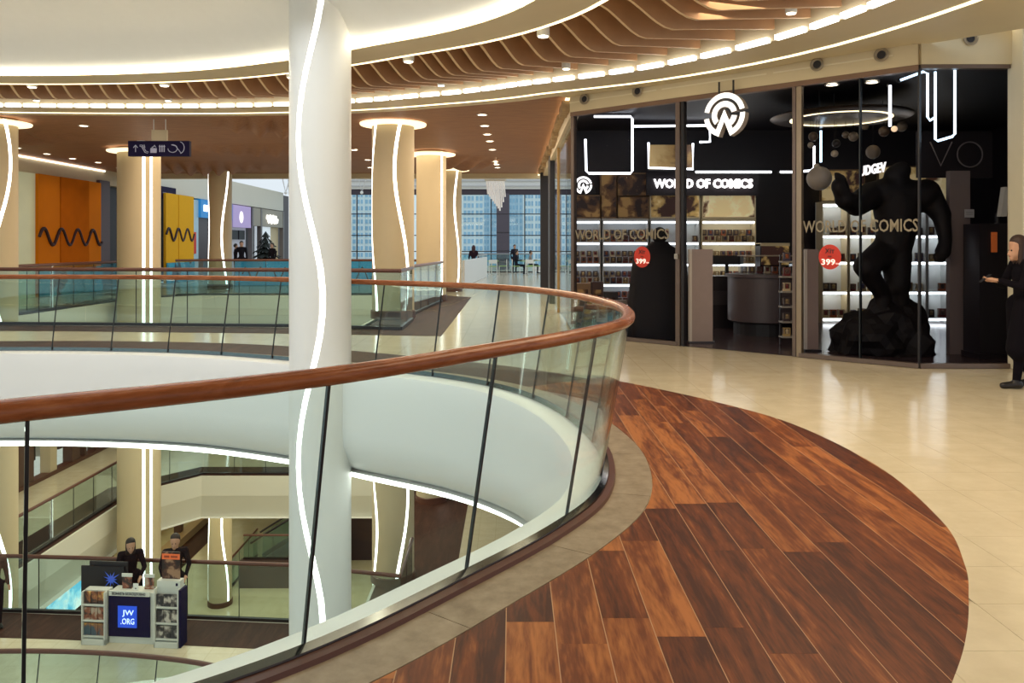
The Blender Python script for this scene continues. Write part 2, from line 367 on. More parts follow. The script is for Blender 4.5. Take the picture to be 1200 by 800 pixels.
# fascia of each opening: white, ledge on top, rolled under, light line at its foot
FP = [(.012,.0),(-.17,.0),(-.20,-.015),(-.215,-.05),(-.22,-.25),(-.22,-.80),(-.20,-.98),(-.12,-1.14),(-.04,-1.26),(.06,-1.33),(.16,-1.36),(.16,-.3)]
def void_fascia(z, nm):
    r = struct(band(nm, void.off, 0, void.L, FP, fascia_w, None, .2, True, dz=z))
    band('light_line', void.off, 0, void.L, [(.05,-1.37),(.16,-1.37),(.16,-1.46),(.10,-1.46)], led_white, r, .25, True, dz=z); return r
void_fascia(0, 'trim_1'); void_fascia(LV[1], 'trim_2')
c2 = Curve2(W2+[W2[0]], closed=False, n=1)
def court_fascia(z, nm):
    mb = MB(); cx, cy = -7.1, 20.2; rings = []
    for i, p in enumerate(W2):
        a = Vector(W2[i-1]); b = Vector(W2[(i+1) % len(W2)]); q = Vector(p); t1 = (q-a).normalized(); t2 = (b-q).normalized()
        n1 = Vector((t1.y, -t1.x)); n2 = Vector((t2.y, -t2.x)); nn = (n1+n2).normalized(); nn /= max(.5, nn.dot(n1))
        rings.append([(*(q+nn*o), z+dz) for o, dz in [(.1,0),(-.06,0),(-.06,-.62),(.16,-1.36),(.16,-.3)]])
    mb.loft(rings, True, True); return struct(mb.build(nm, cream if False else mat('court_fascia_white', (.72,.69,.60), .5, noise=.03), None))
court_fascia(0, 'trim_3'); court_fascia(LV[1], 'trim_4')
floor_lower = root_struct('floor_lower')
fill('slab_top', [OUT, vl, W2], LV[1]-.002, stone_floor, floor_lower)
fill('slab_underside', [OUT, vl, W2], LV[1]-1.36, white, floor_lower)
court_edging(LV[1]+.004, floor_lower)
band('wood_edging', void.off, 0, void.L, [(.14,-.002),(.5,-.002),(.5,.004),(.14,.004)], band_m, floor_lower, .25, True, dz=LV[1])
floor_ground = struct(MB().box(-40,-8,LV[2]-.2,14,60,LV[2]).build('floor_ground', stone_mat('ground_stone', (.62,.53,.34), (.72,.63,.44), 2, .2, 0, joint=.6), None))

# ================================================================== CEILING RINGS
RZ = 4.18
dome = MB(); prof = [(0.05,RZ+.045),(-.10,4.37),(-.30,4.60),(-.6,4.79),(-1.0,4.92),(-1.6,5.03),(-2.6,5.12)]
nn = int(void.L/.3); rings = []
for o, z in prof: rings.append([(*void.off(i*void.L/nn, o), z) for i in range(nn)])
c0 = Vector((-7.0, 6.3)); last = [Vector(p[:2]) for p in rings[-1]]
for k, z in ((.6,5.17),(.25,5.19),(.02,5.2)): rings.append([(*(c0+(p-c0)*k), z) for p in last])
dome.loft(rings, True, False, False); dome_o = struct(dome.build('ceiling_dome', white, None, True))
cr1 = struct(band('ceiling_ring', ceil_off, 0, void.L, [(.10,RZ),(.70,RZ),(.70,RZ+.45),(.66,RZ+.45),(.66,RZ+.05),(.10,RZ+.05)], cream, None, .25, True))
band('cove_light', ceil_off, 0, void.L, [(.0,RZ+.005),(.09,RZ+.005),(.09,RZ+.05),(.0,RZ+.05)], led, cr1, .25, True)
band('edge_light', ceil_off, 0, void.L, [(.705,RZ-.005),(.75,RZ-.005),(.75,RZ+.03),(.705,RZ+.03)], led_soft, cr1, .25, True)
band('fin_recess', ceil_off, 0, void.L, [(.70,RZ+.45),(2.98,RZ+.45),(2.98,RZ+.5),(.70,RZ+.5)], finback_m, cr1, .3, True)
cr2 = struct(band('ceiling_outer_ring', ceil_off, 0, void.L, [(2.86,RZ),(3.85,RZ),(3.85,RZ+.1),(2.96,RZ+.1),(2.96,RZ+.47),(2.86,RZ+.47)], cream, None, .25, True))
band('edge_light', ceil_off, 0, void.L, [(3.50,RZ-.008),(3.56,RZ-.008),(3.56,RZ+.01),(3.50,RZ+.01)], led_soft, cr2, .25, True)
# wavy timber fins, each a board of its own, with a short light bar at its outer end
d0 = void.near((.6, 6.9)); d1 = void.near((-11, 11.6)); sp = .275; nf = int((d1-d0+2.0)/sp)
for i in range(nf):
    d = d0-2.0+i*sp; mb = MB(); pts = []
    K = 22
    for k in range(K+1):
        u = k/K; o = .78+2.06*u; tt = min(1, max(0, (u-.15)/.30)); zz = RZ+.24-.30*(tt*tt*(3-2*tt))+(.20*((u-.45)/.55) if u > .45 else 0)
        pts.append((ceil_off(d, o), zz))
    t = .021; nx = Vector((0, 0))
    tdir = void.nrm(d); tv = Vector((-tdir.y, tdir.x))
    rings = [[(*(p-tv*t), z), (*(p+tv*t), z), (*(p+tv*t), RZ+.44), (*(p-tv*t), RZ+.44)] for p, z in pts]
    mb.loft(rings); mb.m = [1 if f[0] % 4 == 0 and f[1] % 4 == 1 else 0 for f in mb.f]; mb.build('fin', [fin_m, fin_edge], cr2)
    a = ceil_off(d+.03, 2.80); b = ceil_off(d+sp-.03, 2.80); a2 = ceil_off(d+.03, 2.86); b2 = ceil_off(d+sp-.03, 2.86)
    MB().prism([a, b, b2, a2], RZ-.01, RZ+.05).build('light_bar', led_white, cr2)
# timber ceiling over the court, with rippled swellings
def ceil_z(x, y):
    z = 4.30
    for cx, cy, rx, ry, A, kx, ky in ((-12.6,19.6,2.3,1.5,.15,13,3),(-10.6,29-2.0,2.8,1.8,.22,13,4),(-5.2,17.6,1.8,1.6,.22,12,4),(-1.6,25.5,1.6,1.8,.20,10,4),(-6.8,22.5,2.5,1.6,.12,12,4)):
        A *= 1.35; r2 = ((x-cx)/rx)**2+((y-cy)/ry)**2
        if r2 < 1: bl = (1-r2)**1.5; z -= A*bl*(.75+.45*math.sin(kx*(x-cx)+ky*(y-cy)))
    return z
mb = MB(); nx, ny = 200, 190; x0, x1, y0, y1 = -17.0, 1.06, 10.6, 30.0
vsx = [(x0+(x1-x0)*i/nx, y0+(y1-y0)*j/ny) for j in range(ny+1) for i in range(nx+1)]
lim = [ceil_off(i*void.L/400, 3.2) for i in range(400)]
from mathutils.geometry import intersect_point_line
def inside(p, poly):
    c = False; j = len(poly)-1
    for i in range(len(poly)):
        if (poly[i][1] > p[1]) != (poly[j][1] > p[1]) and p[0] < (poly[j][0]-poly[i][0])*(p[1]-poly[i][1])/(poly[j][1]-poly[i][1])+poly[i][0]: c = not c
        j = i
    return c
lim2 = lim[::4]
keep = [not (y < 17 and inside((x, y), lim2)) for x, y in vsx]
fs = []
for j in range(ny):
    for i in range(nx):
        a = j*(nx+1)+i; q = (a, a+1, a+nx+2, a+nx+1)
        if all(keep[k] for k in q): fs.append(q)
mb.add([(x, y, ceil_z(x, y)) for x, y in vsx], fs); ceiling = struct(mb.build('ceiling', slat_m, None, True))
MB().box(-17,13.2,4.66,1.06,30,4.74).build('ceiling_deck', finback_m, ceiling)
MB().box(-17,30.0,4.12,1.3,30.35,4.75).build('end_beam', cream, ceiling)
# plain soffit in front of the shop
SA = Vector((1.06,14.04)); SC = Vector((5.3,10.33)); SD = Vector((6.46,10.33)); su = (SC-SA).normalized(); sn = Vector((-su.y, su.x)); SL = (SC-SA).length
da_, db_ = void.near((-2.7,1.78)), void.near((-1.86,10.2))
rp = [tuple(ceil_off(da_+(db_-da_)*i/60, 3.0)) for i in range(61)]
fill('soffit', [rp+[(1.0,14.1),(5.32,10.36),(6.3,9.45),(9.5,9.45),(9.5,-6),(rp[0][0],-6)]], RZ+.03, cream, cr2)
# louvred recess beside the shop
rec = struct(MB().box(5.2,9.4,4.95,9.6,10.4,5.0).box(5.2,10.3,4.2,9.6,10.4,4.4).build('ceiling_recess', cream_d, None))
for i in range(9):
    x = 5.75+i*.42; MB().add([(x,9.45,4.45),(x+.03,9.45,4.45),(x+.33,9.45,4.85),(x+.30,9.45,4.85),(x,10.32,4.45),(x+.03,10.32,4.45),(x+.33,10.32,4.85),(x+.30,10.32,4.85)], [(0,1,2,3),(4,7,6,5),(0,4,5,1),(1,5,6,2),(2,6,7,3),(3,7,4,0)]).build('louvre', cream, rec)
MB().box(5.5,10.26,4.47,9.6,10.3,4.52).build('light_bar', led, rec)
# ceiling spot lamps
def downlight(p, label, r=.07, group='recessed ceiling spotlights', power=0):
    o = thing('ceiling_spotlight', label, 'ceiling light', group, p)
    MB().lathe([(r*1.3,-.012),(r*1.3,.0),(r*1.0,.0),(r*1.0,-.012)], (0,0,0), 16, ring=True).build('trim_ring', white, o)
    MB().lathe([(r,-.006),(r,.008)], (0,0,0), 16).build('lens', lampglow, o)
    if power:
        l = bpy.data.lights.new('spot', 'SPOT'); l.energy = power; l.color = WARM; l.spot_size = 1.9; l.spot_blend = .8; l.shadow_soft_size = .06
        s = bpy.data.objects.new('spot_lamp', l); COL.objects.link(s); s.location = (0,0,-.03); s.parent = o
for px, py in ((98,147),(20,173),(55,180),(85,185.5),(115,190),(140,196.5),(166,165),(415,175),(431,187),(434,196)):
    Y = F*(4.3-EYE)/(HOR-py); q = P(px, py, Y); q.z = ceil_z(q.x, q.y)-.002
    downlight(q, 'round recessed spotlight glowing in the brown slatted ceiling over the court', .09, 'court ceiling spotlights', 25)
for ti, (px, py) in enumerate(((558,119),(565,134),(568,147),(571,157),(574,165),(577,175),(580,186),(582,190),(583,196))):
    Y = F*(4.3-EYE)/(HOR-py); q = P(px, py, Y); q.z = ceil_z(q.x, q.y)-.002
    downlight(q, ['first','second','third','fourth','fifth','sixth','seventh','eighth','ninth'][ti]+' spotlight, counted from the round opening, in the ceiling row to the food court', .09, 'spotlights in a row towards the food court', 25)
for k in range(8):
    d = d0+.4+k*2.05
    p2 = ceil_off(d, .98); o = thing('cylinder_spotlight', 'white surface mounted cylinder spotlight at the inner edge of the wavy fins', 'ceiling light', 'cylinder spotlights among the fins', (*p2, RZ+.16))
    MB().lathe([(.075,-.16),(.08,-.15),(.08,.26)], (0,0,0), 20).build('housing', white, o, True); MB().lathe([(.06,-.168),(.06,-.158)], (0,0,0), 16).build('lens', lampglow, o)
    p2 = ceil_off(d+.7, 2.45); o = thing('fin_spotlight', 'small white spotlight hung between the outer ends of the wavy fins', 'ceiling light', 'small spotlights at the outer fin ends', (*p2, RZ+.1))
    MB().lathe([(.06,-.06),(.065,-.05),(.065,.3)], (0,0,0), 16).build('housing', white, o, True); MB().lathe([(.05,-.066),(.05,-.058)], (0,0,0), 16).build('lens', lampglow, o)

# ================================================================== COLUMNS
def led_path(mb, cx, cy, r, f, z0, z1, wdt, rr=1.0):
    rings = []; K = 60
    for k in range(K+1):
        z = z0+(z1-z0)*k/K; a = f(z); da = wdt/2/r
        rings.append([(cx+(r*q)*math.cos(b), cy+(r*q)*math.sin(b), z) for b, q in ((a-da, .985), (a-da, 1.006), (a, 1.008), (a+da, 1.006), (a+da, .985))])
    mb.loft(rings); return mb
def column(x, y, r, z0, z1, waves, label, m=white, base=None, cap=None, ledm=led_white, wdt=.07):
    o = thing('column', label, 'column', 'round white columns with light lines', (x, y, z0))
    def at0(ob): recentre(ob, (x, y, z0)); ob.location = (0,0,0); ob.parent = o; return ob
    at0(MB().lathe([(r, z0), (r, z1)], (x, y, 0), 48).build('shaft', m, None, True))
    for a0, amp, per, ph in waves:
        mb = MB(); led_path(mb, x, y, r, lambda z: math.radians(a0+amp*math.sin(2*PI*(z-ph)/per)), z0+.02, z1-.02, wdt)
        at0(mb.build('light_line', ledm, None, True))
    for b in (base or []): at0(MB().lathe([(r+.03, b), (r+.03, b+.16), (r+.01, b+.18)], (x, y, 0), 40).build('base_ring', kerb_m, None, True))
    if cap: at0(MB().lathe([(r+.02, cap-.05), (r+.26, cap-.015), (r+.27, cap+.02)], (x, y, 0), 40).build('cap_ring', emis('cap_glow', (1.0,.85,.55), 1.6), None, True))
    return o
bz = LV[2]
# angles: -90 faces the camera; camera-side waves
xc = (375.5-600)/F*10.35
column(xc, 10.35, .395, bz, 5.2, [(-96, 24, 4.12, -.13)], 'thick white column standing in the round opening, one wavy light line down its front', mat('column_white', (.80,.81,.79), .4, noise=.01))
column((163-600)/F*22.2, 22.2, .56, bz, 4.28, [(-53, 0, 5, 0), (-32, 0, 5, 0)], 'broad column with two straight parallel light lines, at the far corner of the court', mat('column_cream', (.62,.51,.33), .5, noise=.02), cap=4.2)
column((-6-600)/F*17.0, 17.0, .43, bz, 4.28, [(-42, 26, 4.6, 2.2)], 'column with one wavy light line beside the left shop gallery', MATS['column_cream'], cap=4.2)
column(-2.62, 17.5, .46, bz, 4.35, [(-150, 20, 4.7, -1.07), (-58, 20, 4.7, -.29)], 'column at the near end of the row of three beside the food court walkway', MATS['column_cream'], base=[0, LV[1]], cap=4.25)
column(-2.33, 22.9, .43, bz, 4.28, [(-40, 0, 5, 0)], 'middle column of the row of three beside the food court walkway', MATS['column_cream'], base=[0, LV[1]], cap=4.2)
column(-2.15, 27.6, .40, bz, 4.28, [(-50, 14, 4.0, 0)], 'far column of the row of three beside the food court walkway', MATS['column_cream'], base=[0, LV[1]], cap=4.2)
column((258-600)/F*29, 29, .41, bz, 4.28, [(-150, 14, 5.2, 1.0), (-45, 18, 5.2, 3.2)], 'slim column with wavy light lines on both edges behind the far court rail', MATS['column_cream'], base=[bz, 0], cap=None)

# ================================================================== GLASS BALUSTRADES
def balustrade_ring(z, label, near_join, gm, handrail_m, d_from, d_to, pl=.935, lean=.19, top=1.10, group=None):
    o = thing('glass_balustrade', label, 'railing', group)
    k0 = -int((near_join-d_from)/pl); k1 = int((d_to-near_join)/pl)
    th = .014
    for k in range(k0, k1):
        a = near_join+k*pl+.006; b = near_join+(k+1)*pl-.006; mb = MB(); rings = []
        for i in range(7):
            d = a+(b-a)*i/6; q0 = void.off(d, 0); q1 = void.off(d, th); p0 = void.off(d, lean); p1 = void.off(d, lean+th)
            rings.append([(*q0, z+.01), (*q1, z+.01), (*p1, z+top), (*p0, z+top)])
        mb.loft(rings); mb.build('glass_panel', gm, o, True)
        mb = MB(); d = near_join+k*pl; e = .0055
        mb.loft([[(*void.off(d-e, -.001+lean*t), z+.01+(top-.01)*t), (*void.off(d-e, th+.001+lean*t), z+.01+(top-.01)*t), (*void.off(d+e, th+.001+lean*t), z+.01+(top-.01)*t), (*void.off(d+e, -.001+lean*t), z+.01+(top-.01)*t)] for t in (0, 1)])
        mb.build('joint_seal', seal_m, o)
    hp = [(lean+.007+.043*math.cos(2*PI*i/14), z+top+.012+.036*math.sin(2*PI*i/14)) for i in range(14)]
    band('handrail', void.off, near_join+k0*pl, near_join+k1*pl, hp, handrail_m, o, .1, False)
    band('base_channel', void.off, near_join+k0*pl, near_join+k1*pl, [(.016,z),(.058,z),(.058,z+.04),(.022,z+.055)], chrome, o, .12, False)
    band('kerb', void.off, near_join+k0*pl, near_join+k1*pl, [(.06,z),(.105,z),(.10,z+.022),(.06,z+.03)], kerb_m, o, .12, False)
    return o
D_S = D_NEAR-2.8; D_E = void.near((-13, 10.8))
balustrade_ring(0, 'curved glass railing with round brown wooden handrail around the large opening on the wood-floored storey', D_NEAR, glass_r, rail_m, D_S, D_E)
balustrade_ring(LV[1], 'curved glass railing in front of the information stand on the storey below', D_NEAR+.3, glass_far, rail_dk, void.near((.5,7.4)), D_E, group=None)
def balustrade_poly(pts, z, label, gm=glass_far, rm=rail_dk, top=1.10, pl=1.05, hr=.04):
    o = thing('glass_balustrade', label, 'railing')
    for a, b in zip(pts, pts[1:]):
        a = Vector(a); b = Vector(b); L = (b-a).length; n = max(1, round(L/pl)); t = (b-a)/L; nv = Vector((t.y, -t.x))*.007
        for i in range(n):
            p = a+t*(L*i/n+.006); q = a+t*(L*(i+1)/n-.006)
            MB().prism([p-nv, q-nv, q+nv, p+nv], z+.01, z+top).build('glass_panel', gm, o)
            if i: c = a+t*(L*i/n); e = t*.006; MB().prism([c-e-nv*1.15, c+e-nv*1.15, c+e+nv*1.15, c-e+nv*1.15], z+.01, z+top).build('joint_seal', seal_m, o)
    MB().tube([(*p, z+top+.015) for p in pts], hr, 10).build('handrail', rm, o, True)
    mb = MB()
    for a, b in zip(pts, pts[1:]):
        a = Vector(a); b = Vector(b); t = (b-a).normalized(); nv = Vector((t.y, -t.x))*.035; mb.prism([a-nv, b-nv, b+nv, a+nv], z, z+.06)
    mb.build('base_channel', metal_dk, o); return o
front2 = [(-11.4,16.0),(-8.5,15.82),(-4.3,15.47),(-2.1,14.95)]
balustrade_poly(front2+[(-2.12,16.85)], 0, 'straight glass railing with dark handrail along the bridge, ending at the three-column row')
balustrade_poly([(-2.28,18.1),(-1.98,22.4)], 0, 'short pale glass railing between the first two columns of the row of three')
left2 = [(-11.35,16.6),(-11.35,23.5)]
balustrade_poly(left2, 0, 'glass railing with dark handrail in front of the orange hoarding')
balustrade_poly([(-10.6,25.0),(-9.9,25.45),(-3.9,25.45),(-2.6,24.7)], 0, 'glass railing across the far side of the court before the blue counter')
balustrade_poly(front2+[(-2.12,16.85)], LV[1], 'glass railing behind the information stand on the storey below')
balustrade_poly(left2, LV[1], 'glass railing along the left gallery of the storey below')
balustrade_poly([(-11.3,23.7),(-9.9,25.45),(-3.9,25.45),(-2.6,24.7)], LV[1], 'glass railing across the far gallery of the storey below')

# ================================================================== COMIC SHOP
U3 = Vector((su.x, su.y, 0)); OUTN = Vector((-sn.x, -sn.y, 0))
def S(s, dn=0, z=0): q = SA+su*s+sn*dn; return Vector((q.x, q.y, z))
def sfront(px):                       # distance along the shop front seen at column px
    k = (px-600)/F; return (k*SA.y-SA.x)/(su.x-k*su.y)
def Sp(px, py, dn=0): 
    k = (px-600)/F; b = SA+sn*dn; s = (k*b.y-b.x)/(su.x-k*su.y); q = b+su*s; return Vector((q.x, q.y, EYE+(HOR-py)/F*q.y))
GT = 3.94
shop_dark = mat('shop_black', (.014,.009,.013), .45, noise=.15)
shop_wall = struct(MB().prism([(1.15,16.75),(10.2,16.75),(10.2,16.9),(1.15,16.9)], 0, 4.2).build('wall_shop_back', shop_dark, None))
struct(MB().prism([(10.1,9.9),(10.25,9.9),(10.25,16.9),(10.1,16.9)], 0, 4.2).build('wall_shop_right', shop_dark, None))
struct(MB().prism([SA+sn*.02, SC+sn*.02, SD+Vector((0,.02)), (10.1,10.4), (10.1,16.8), (1.15,16.8)], 4.02, 4.07).build('ceiling_shop', black, None))
struct(MB().prism([SA+sn*.02, SC+sn*.02, SD+Vector((0,.02)), (10.1,10.4), (10.1,16.8), (1.15,16.8)], 0, .004).build('floor_shop', mat('shop_floor', (.055,.035,.040), .22, noise=.2, nscale=3), None))
# fascia above the shop windows with a fine groove line
fas = MB()
for a, b in ((SA, SC), (SC, Vector((6.75,10.33)))):
    t = (b-a).normalized(); nv = Vector((-t.y, t.x))
    fas.prism([a-nv*.06, b-nv*.06, b+nv*.16, a+nv*.16], GT, RZ+.22)
fascia = struct(fas.build('wall_shop_fascia', cream, None))
for a, b in ((0, 1.75), (1.85, 3.6), (3.7, SL-.3)):
    M = [S(a, -.068, 4.10), S(b, -.068, 4.10), S(b, -.06, 4.10), S(a, -.06, 4.10)]
    MB().prism([m[:2] for m in M], 4.095, 4.115).build('groove_strip', mat('groove_cream', (.78,.70,.52), .5, noise=.02), fascia)
for px in (688, 750, 960, 1035):
    s_ = sfront(px); p = S(s_, -.075, 4.13)
    o = thing('air_nozzle', 'round black air nozzle with grey rim in the cream fascia over the shop', 'vent', 'round air nozzles above the shop', p)
    R = OUTN.to_track_quat('Z', 'Y').to_matrix().to_4x4()
    m1 = MB().lathe([(.055,0),(.09,0),(.095,.02),(.075,.03),(.055,.012)], (0,0,0), 24, ring=True).build('rim', mat('nozzle_rim', (.32,.27,.2), .4, .3, noise=.05), o, True); m1.data.transform(R)
    m2 = MB().lathe([(.058,-.0),(.058,.008)], (0,0,0), 24).build('throat', black, o); m2.data.transform(R)
p = P(1137, 45, 10.26); o = thing('air_nozzle', 'round black air nozzle over the flat end bay of the shop front', 'vent', 'round air nozzles above the shop', p)
R = Vector((0,-1,0)).to_track_quat('Z', 'Y').to_matrix().to_4x4()
m1 = MB().lathe([(.055,0),(.09,0),(.095,.02),(.075,.03),(.055,.012)], (0,0,0), 24, ring=True).build('rim', MATS['nozzle_rim'], o, True); m1.data.transform(R)
m2 = MB().lathe([(.058,-.0),(.058,.008)], (0,0,0), 24).build('throat', black, o); m2.data.transform(R)
# shop front: frame members, glass panes
frame_m = mat('shop_frame', (.16,.115,.095), .35, .4, noise=.1)
front = root_struct('wall_shop_front'); front.location = (SA.x, SA.y, 0)
def fchild(ob): recentre(ob, (SA.x, SA.y, 0)); ob.location = (0,0,0); ob.parent = front; return ob
def post(s, w, z0=0, z1=GT, d=.06, nm='mullion', m=None): return fchild(MB().prism([S(s-w/2,-d/2)[:2], S(s+w/2,-d/2)[:2], S(s+w/2,d)[:2], S(s-w/2,d)[:2]], z0, z1).build(nm, m or frame_m))
s1 = sfront(795); s2 = sfront(937); s3 = sfront(1008)
post(.03, .06); post(s1, .075); post(s1+.09, .05, m=black); post(s2, .07, m=mat('frame_bronze', (.30,.23,.16), .35, .4, noise=.1)); post(s2-.07, .05); post(SL, .02, m=black); post(s3, .012, m=seal_m)
fchild(MB().prism([S(0,-.05)[:2], S(SL,-.05)[:2], S(SL,.06)[:2], S(0,.06)[:2]], GT-.07, GT).build('top_rail', mat('top_rail_brown', (.20,.11,.065), .4, noise=.1)))
fchild(MB().prism([S(0,-.04)[:2], S(s1,-.04)[:2], S(s1,.05)[:2], S(0,.05)[:2]], 0, .06).build('sill', frame_m))
fchild(MB().prism([S(s2,-.04)[:2], S(SL,-.04)[:2], S(SL,.05)[:2], S(s2,.05)[:2]], 0, .06).build('sill', frame_m))
fchild(MB().box(SC.x, SC.y-.04, 0, SD.x, SC.y+.05, .06).box(SC.x, SC.y-.05, GT-.05, SD.x, SC.y+.06, GT).build('end_bay_rails', frame_m))
for a, b in ((.06, s1-.04), (s2+.035, s3-.006), (s3+.006, SL-.01)):
    fchild(MB().prism([S(a,0)[:2], S(b,0)[:2], S(b,.012)[:2], S(a,.012)[:2]], .06, GT-.07).build('glass_pane', glass_shop))
fchild(MB().box(SC.x+.01, SC.y, .06, SD.x-.01, SC.y+.012, GT-.05).build('glass_pane', glass_shop))
h = thing('door_latch', 'small square steel latch plate on the shop door post', 'latch', None, S(s1, -.07, 1.42))
q = MB().box(-.03,-.012,-.04,.03,.02,.04).build('plate', mat('steel', (.5,.45,.38), .3, .8, noise=.05), h); q.data.transform(Matrix.Rotation(math.atan2(su.y, su.x), 4, 'Z'))
q = MB().lathe([(.008,-.02),(.012,.02)], (0,-.02,0), 10).build('bolt', MATS['steel'], h); q.data.transform(Matrix.Rotation(math.atan2(su.y, su.x), 4, 'Z'))
# side wall of the shop, glazed, running to the food court
side = root_struct('wall_shop_side')
for ya, yb, w, m, z1 in ((14.04,14.12,.10,black,4.25),(18.75,18.85,.06,mat('brass', (.45,.27,.10), .35, .7, noise=.05),4.1),(21.6,22.6,.14,black,4.25),(26.4,26.7,.30,black,4.25)):
    MB().box(1.10-w/2, ya, 0, 1.10+w/2, yb, z1).build('post', m, side)
for ya, yb in ((14.15,16.4),(16.45,18.7),(18.9,21.5)): MB().box(1.10, ya, .05, 1.112, yb, 3.9).build('glass_pane', glass_shop, side)
MB().box(1.04,14.1,3.9,1.2,27.1,4.7).build('lintel', cream_d, side)
MB().box(.98,14.2,4.22,1.03,29.9,4.28).build('light_line', led_soft, side)
for i in range(26):
    y = 14.3+i*.5; MB().box(.90+.05*random.random(), y, 4.0+.12*random.random(), 1.04, y+.38+.1*random.random(), 4.2).build('stone_block', mat('rough_cladding', (.42,.30,.17), .8, noise=.4, nscale=14, bump=.6), side)
MB().box(1.2,16.9,0,9,17.0,4.2).build('back_partition', mat('partition_white', (.6,.6,.56), .5, noise=.03), side)
# right hand pilaster and wall
wall_r = struct(MB().box(6.47,10.05,0,9.6,10.36,4.42).build('wall_right', mat('cream_wall', (.70,.64,.48), .5, noise=.03), None))
MB().box(6.46,10.03,0,9.6,10.06,.16).build('skirting', metal_dk, wall_r)

# ---- logo sign on the front: broken ring around a letter shape
def arc_band(r0, r1, a0, a1, n=24):
    a = [math.radians(a0+(a1-a0)*i/n) for i in range(n+1)]; return [(r1*math.cos(t), r1*math.sin(t)) for t in a]+[(r0*math.cos(t), r0*math.sin(t)) for t in a[::-1]]
def logo(c, size, ux, nrm, name, label, depth, m_face, m_side, group=None, hang=None):
    o = thing(name, label, 'sign', group, c); ux = Vector(ux); up = Vector((0,0,1)); n = Vector(nrm)
    R = size/2
    polys = [arc_band(.76*R, R, 12, 168), arc_band(.76*R, R, 187, 244), arc_band(.76*R, R, -64, 2),
             arc_band(.36*R, .62*R, 12, 222), arc_band(.36*R, .62*R, -55, -8, 10),
             [(-.50*R,-.86*R), (-.28*R,-.98*R), (0,-.30*R), (.28*R,-.98*R), (.50*R,-.86*R), (.02*R,.22*R), (-.02*R,.22*R)]]
    for pl in polys:
        mb = MB(); k = len(pl)
        fr = [ux*x+up*z+n*depth/2 for x, z in pl]; bk = [ux*x+up*z-n*depth/2 for x, z in pl]
        mb.add(fr+bk, [tuple(range(k))], 0); mb.f += [tuple(range(2*k-1, k-1, -1))]; mb.m += [1]
        for i in range(k): mb.f.append((i, (i+1) % k, k+(i+1) % k, k+i)); mb.m.append(1)
        me_o = mb.build('letter_stroke', [m_face, m_side], o)
    if hang:
        for x in (-.35*R, .35*R): MB().box(-.012,-.012,0,.012,.012,hang).build('hanger', black, o, loc=None).location = ux*x+up*(R*.95)
    return o
sign_face = emis('sign_face', (1.0,.97,.92), 1.1)
lc = Sp(851, 135, -.16)
logo(lc, .66, U3, OUTN, 'logo_sign', 'white lit emblem of broken rings around a W hung over the shop door', .13, sign_face, mat('sign_side', (.42,.36,.32), .5, noise=.05), hang=.2)
YB = 16.2
lp = P(683.5, 217, YB)
logo(lp, .36, (1,0,0), (0,-1,0), 'wall_emblem', 'small flat white ring emblem on the black wall over the figurine shelves', .04, emis('emblem_white', (1,.98,.95), 2.2), white)
t = thing('shop_name_sign', 'white glowing WORLD OF COMICS letters on black fascia inside the shop', 'sign', None, P(824,215,YB))
for obj_ in (text('lettering', 'WORLD OF COMICS', (0,0,0), (1,0,0), emis('letters_white', (1,.97,.94), 2.6), t, width=2.02, height=.19, extrude=.03, offset=.028),): pass
MB().box(-1.15,.05,-.24,1.15,.12,.24).build('backing', shop_dark, t)
gold_l = mat('gold_vinyl', (.30,.25,.17), .5, .2, noise=.05)
gold_l2 = gold_l
for pa, pb, lab in ((674,784,'gold WORLD OF COMICS vinyl lettering on the pane left of the doorway'),(941,1076,'gold WORLD OF COMICS vinyl lettering on the pane before the dark statue')):
    a, b = Sp(pa, 272, -.004), Sp(pb, 272, -.004); zc = 1.78 if pa < 800 else 1.86
    c = (a+b)/2; c.z = zc; tt = thing('window_lettering', lab, 'lettering', None, c)
    text('lettering', 'WORLD OF COMICS', (0,0,0), U3, gold_l, tt, width=(b-a).length, height=.17, extrude=.002, offset=.012)
red = mat('sticker_red', (.62,.035,.015), .5, emit=(.62,.03,.012), es=.04, noise=.05)
for px, lab in ((752.5,'red round price sticker on the pane left of the doorway'),(972.5,'red round price sticker on the pane beside the statue')):
    c = Sp(px, 301, -.006); tt = thing('price_sticker', lab, 'sticker', None, c)
    mb = MB(); k = 32; mb.add([U3*(.155*math.cos(2*PI*i/k))+Vector((0,0,.175*math.sin(2*PI*i/k))) for i in range(k)]+[U3*(.155*math.cos(2*PI*i/k))+Vector((0,0,.175*math.sin(2*PI*i/k)))+OUTN*.003 for i in range(k)], [tuple(range(k)), tuple(range(k, 2*k))]+[(i, (i+1) % k, k+(i+1) % k, k+i) for i in range(k)])
    mb.build('disc', red, tt)
    text('price', '399', OUTN*.006+Vector((0,0,-.07))-U3*.02, U3, emis('sticker_white', (1,.9,.8), .7), tt, width=.19, height=.085, extrude=.001, offset=.02)
    text('small_print', 'грн', OUTN*.006+Vector((0,0,-.095))+U3*.105, U3, MATS['sticker_white'], tt, width=.05, height=.025, extrude=.001)
    text('caption', 'Хіт', OUTN*.006+Vector((0,0,.085)), U3, black, tt, width=.13, height=.07, extrude=.001, offset=.02)
    text('caption', 'від', OUTN*.006+Vector((0,0,.01)), U3, black, tt, width=.05, height=.03, extrude=.001, offset=.01)
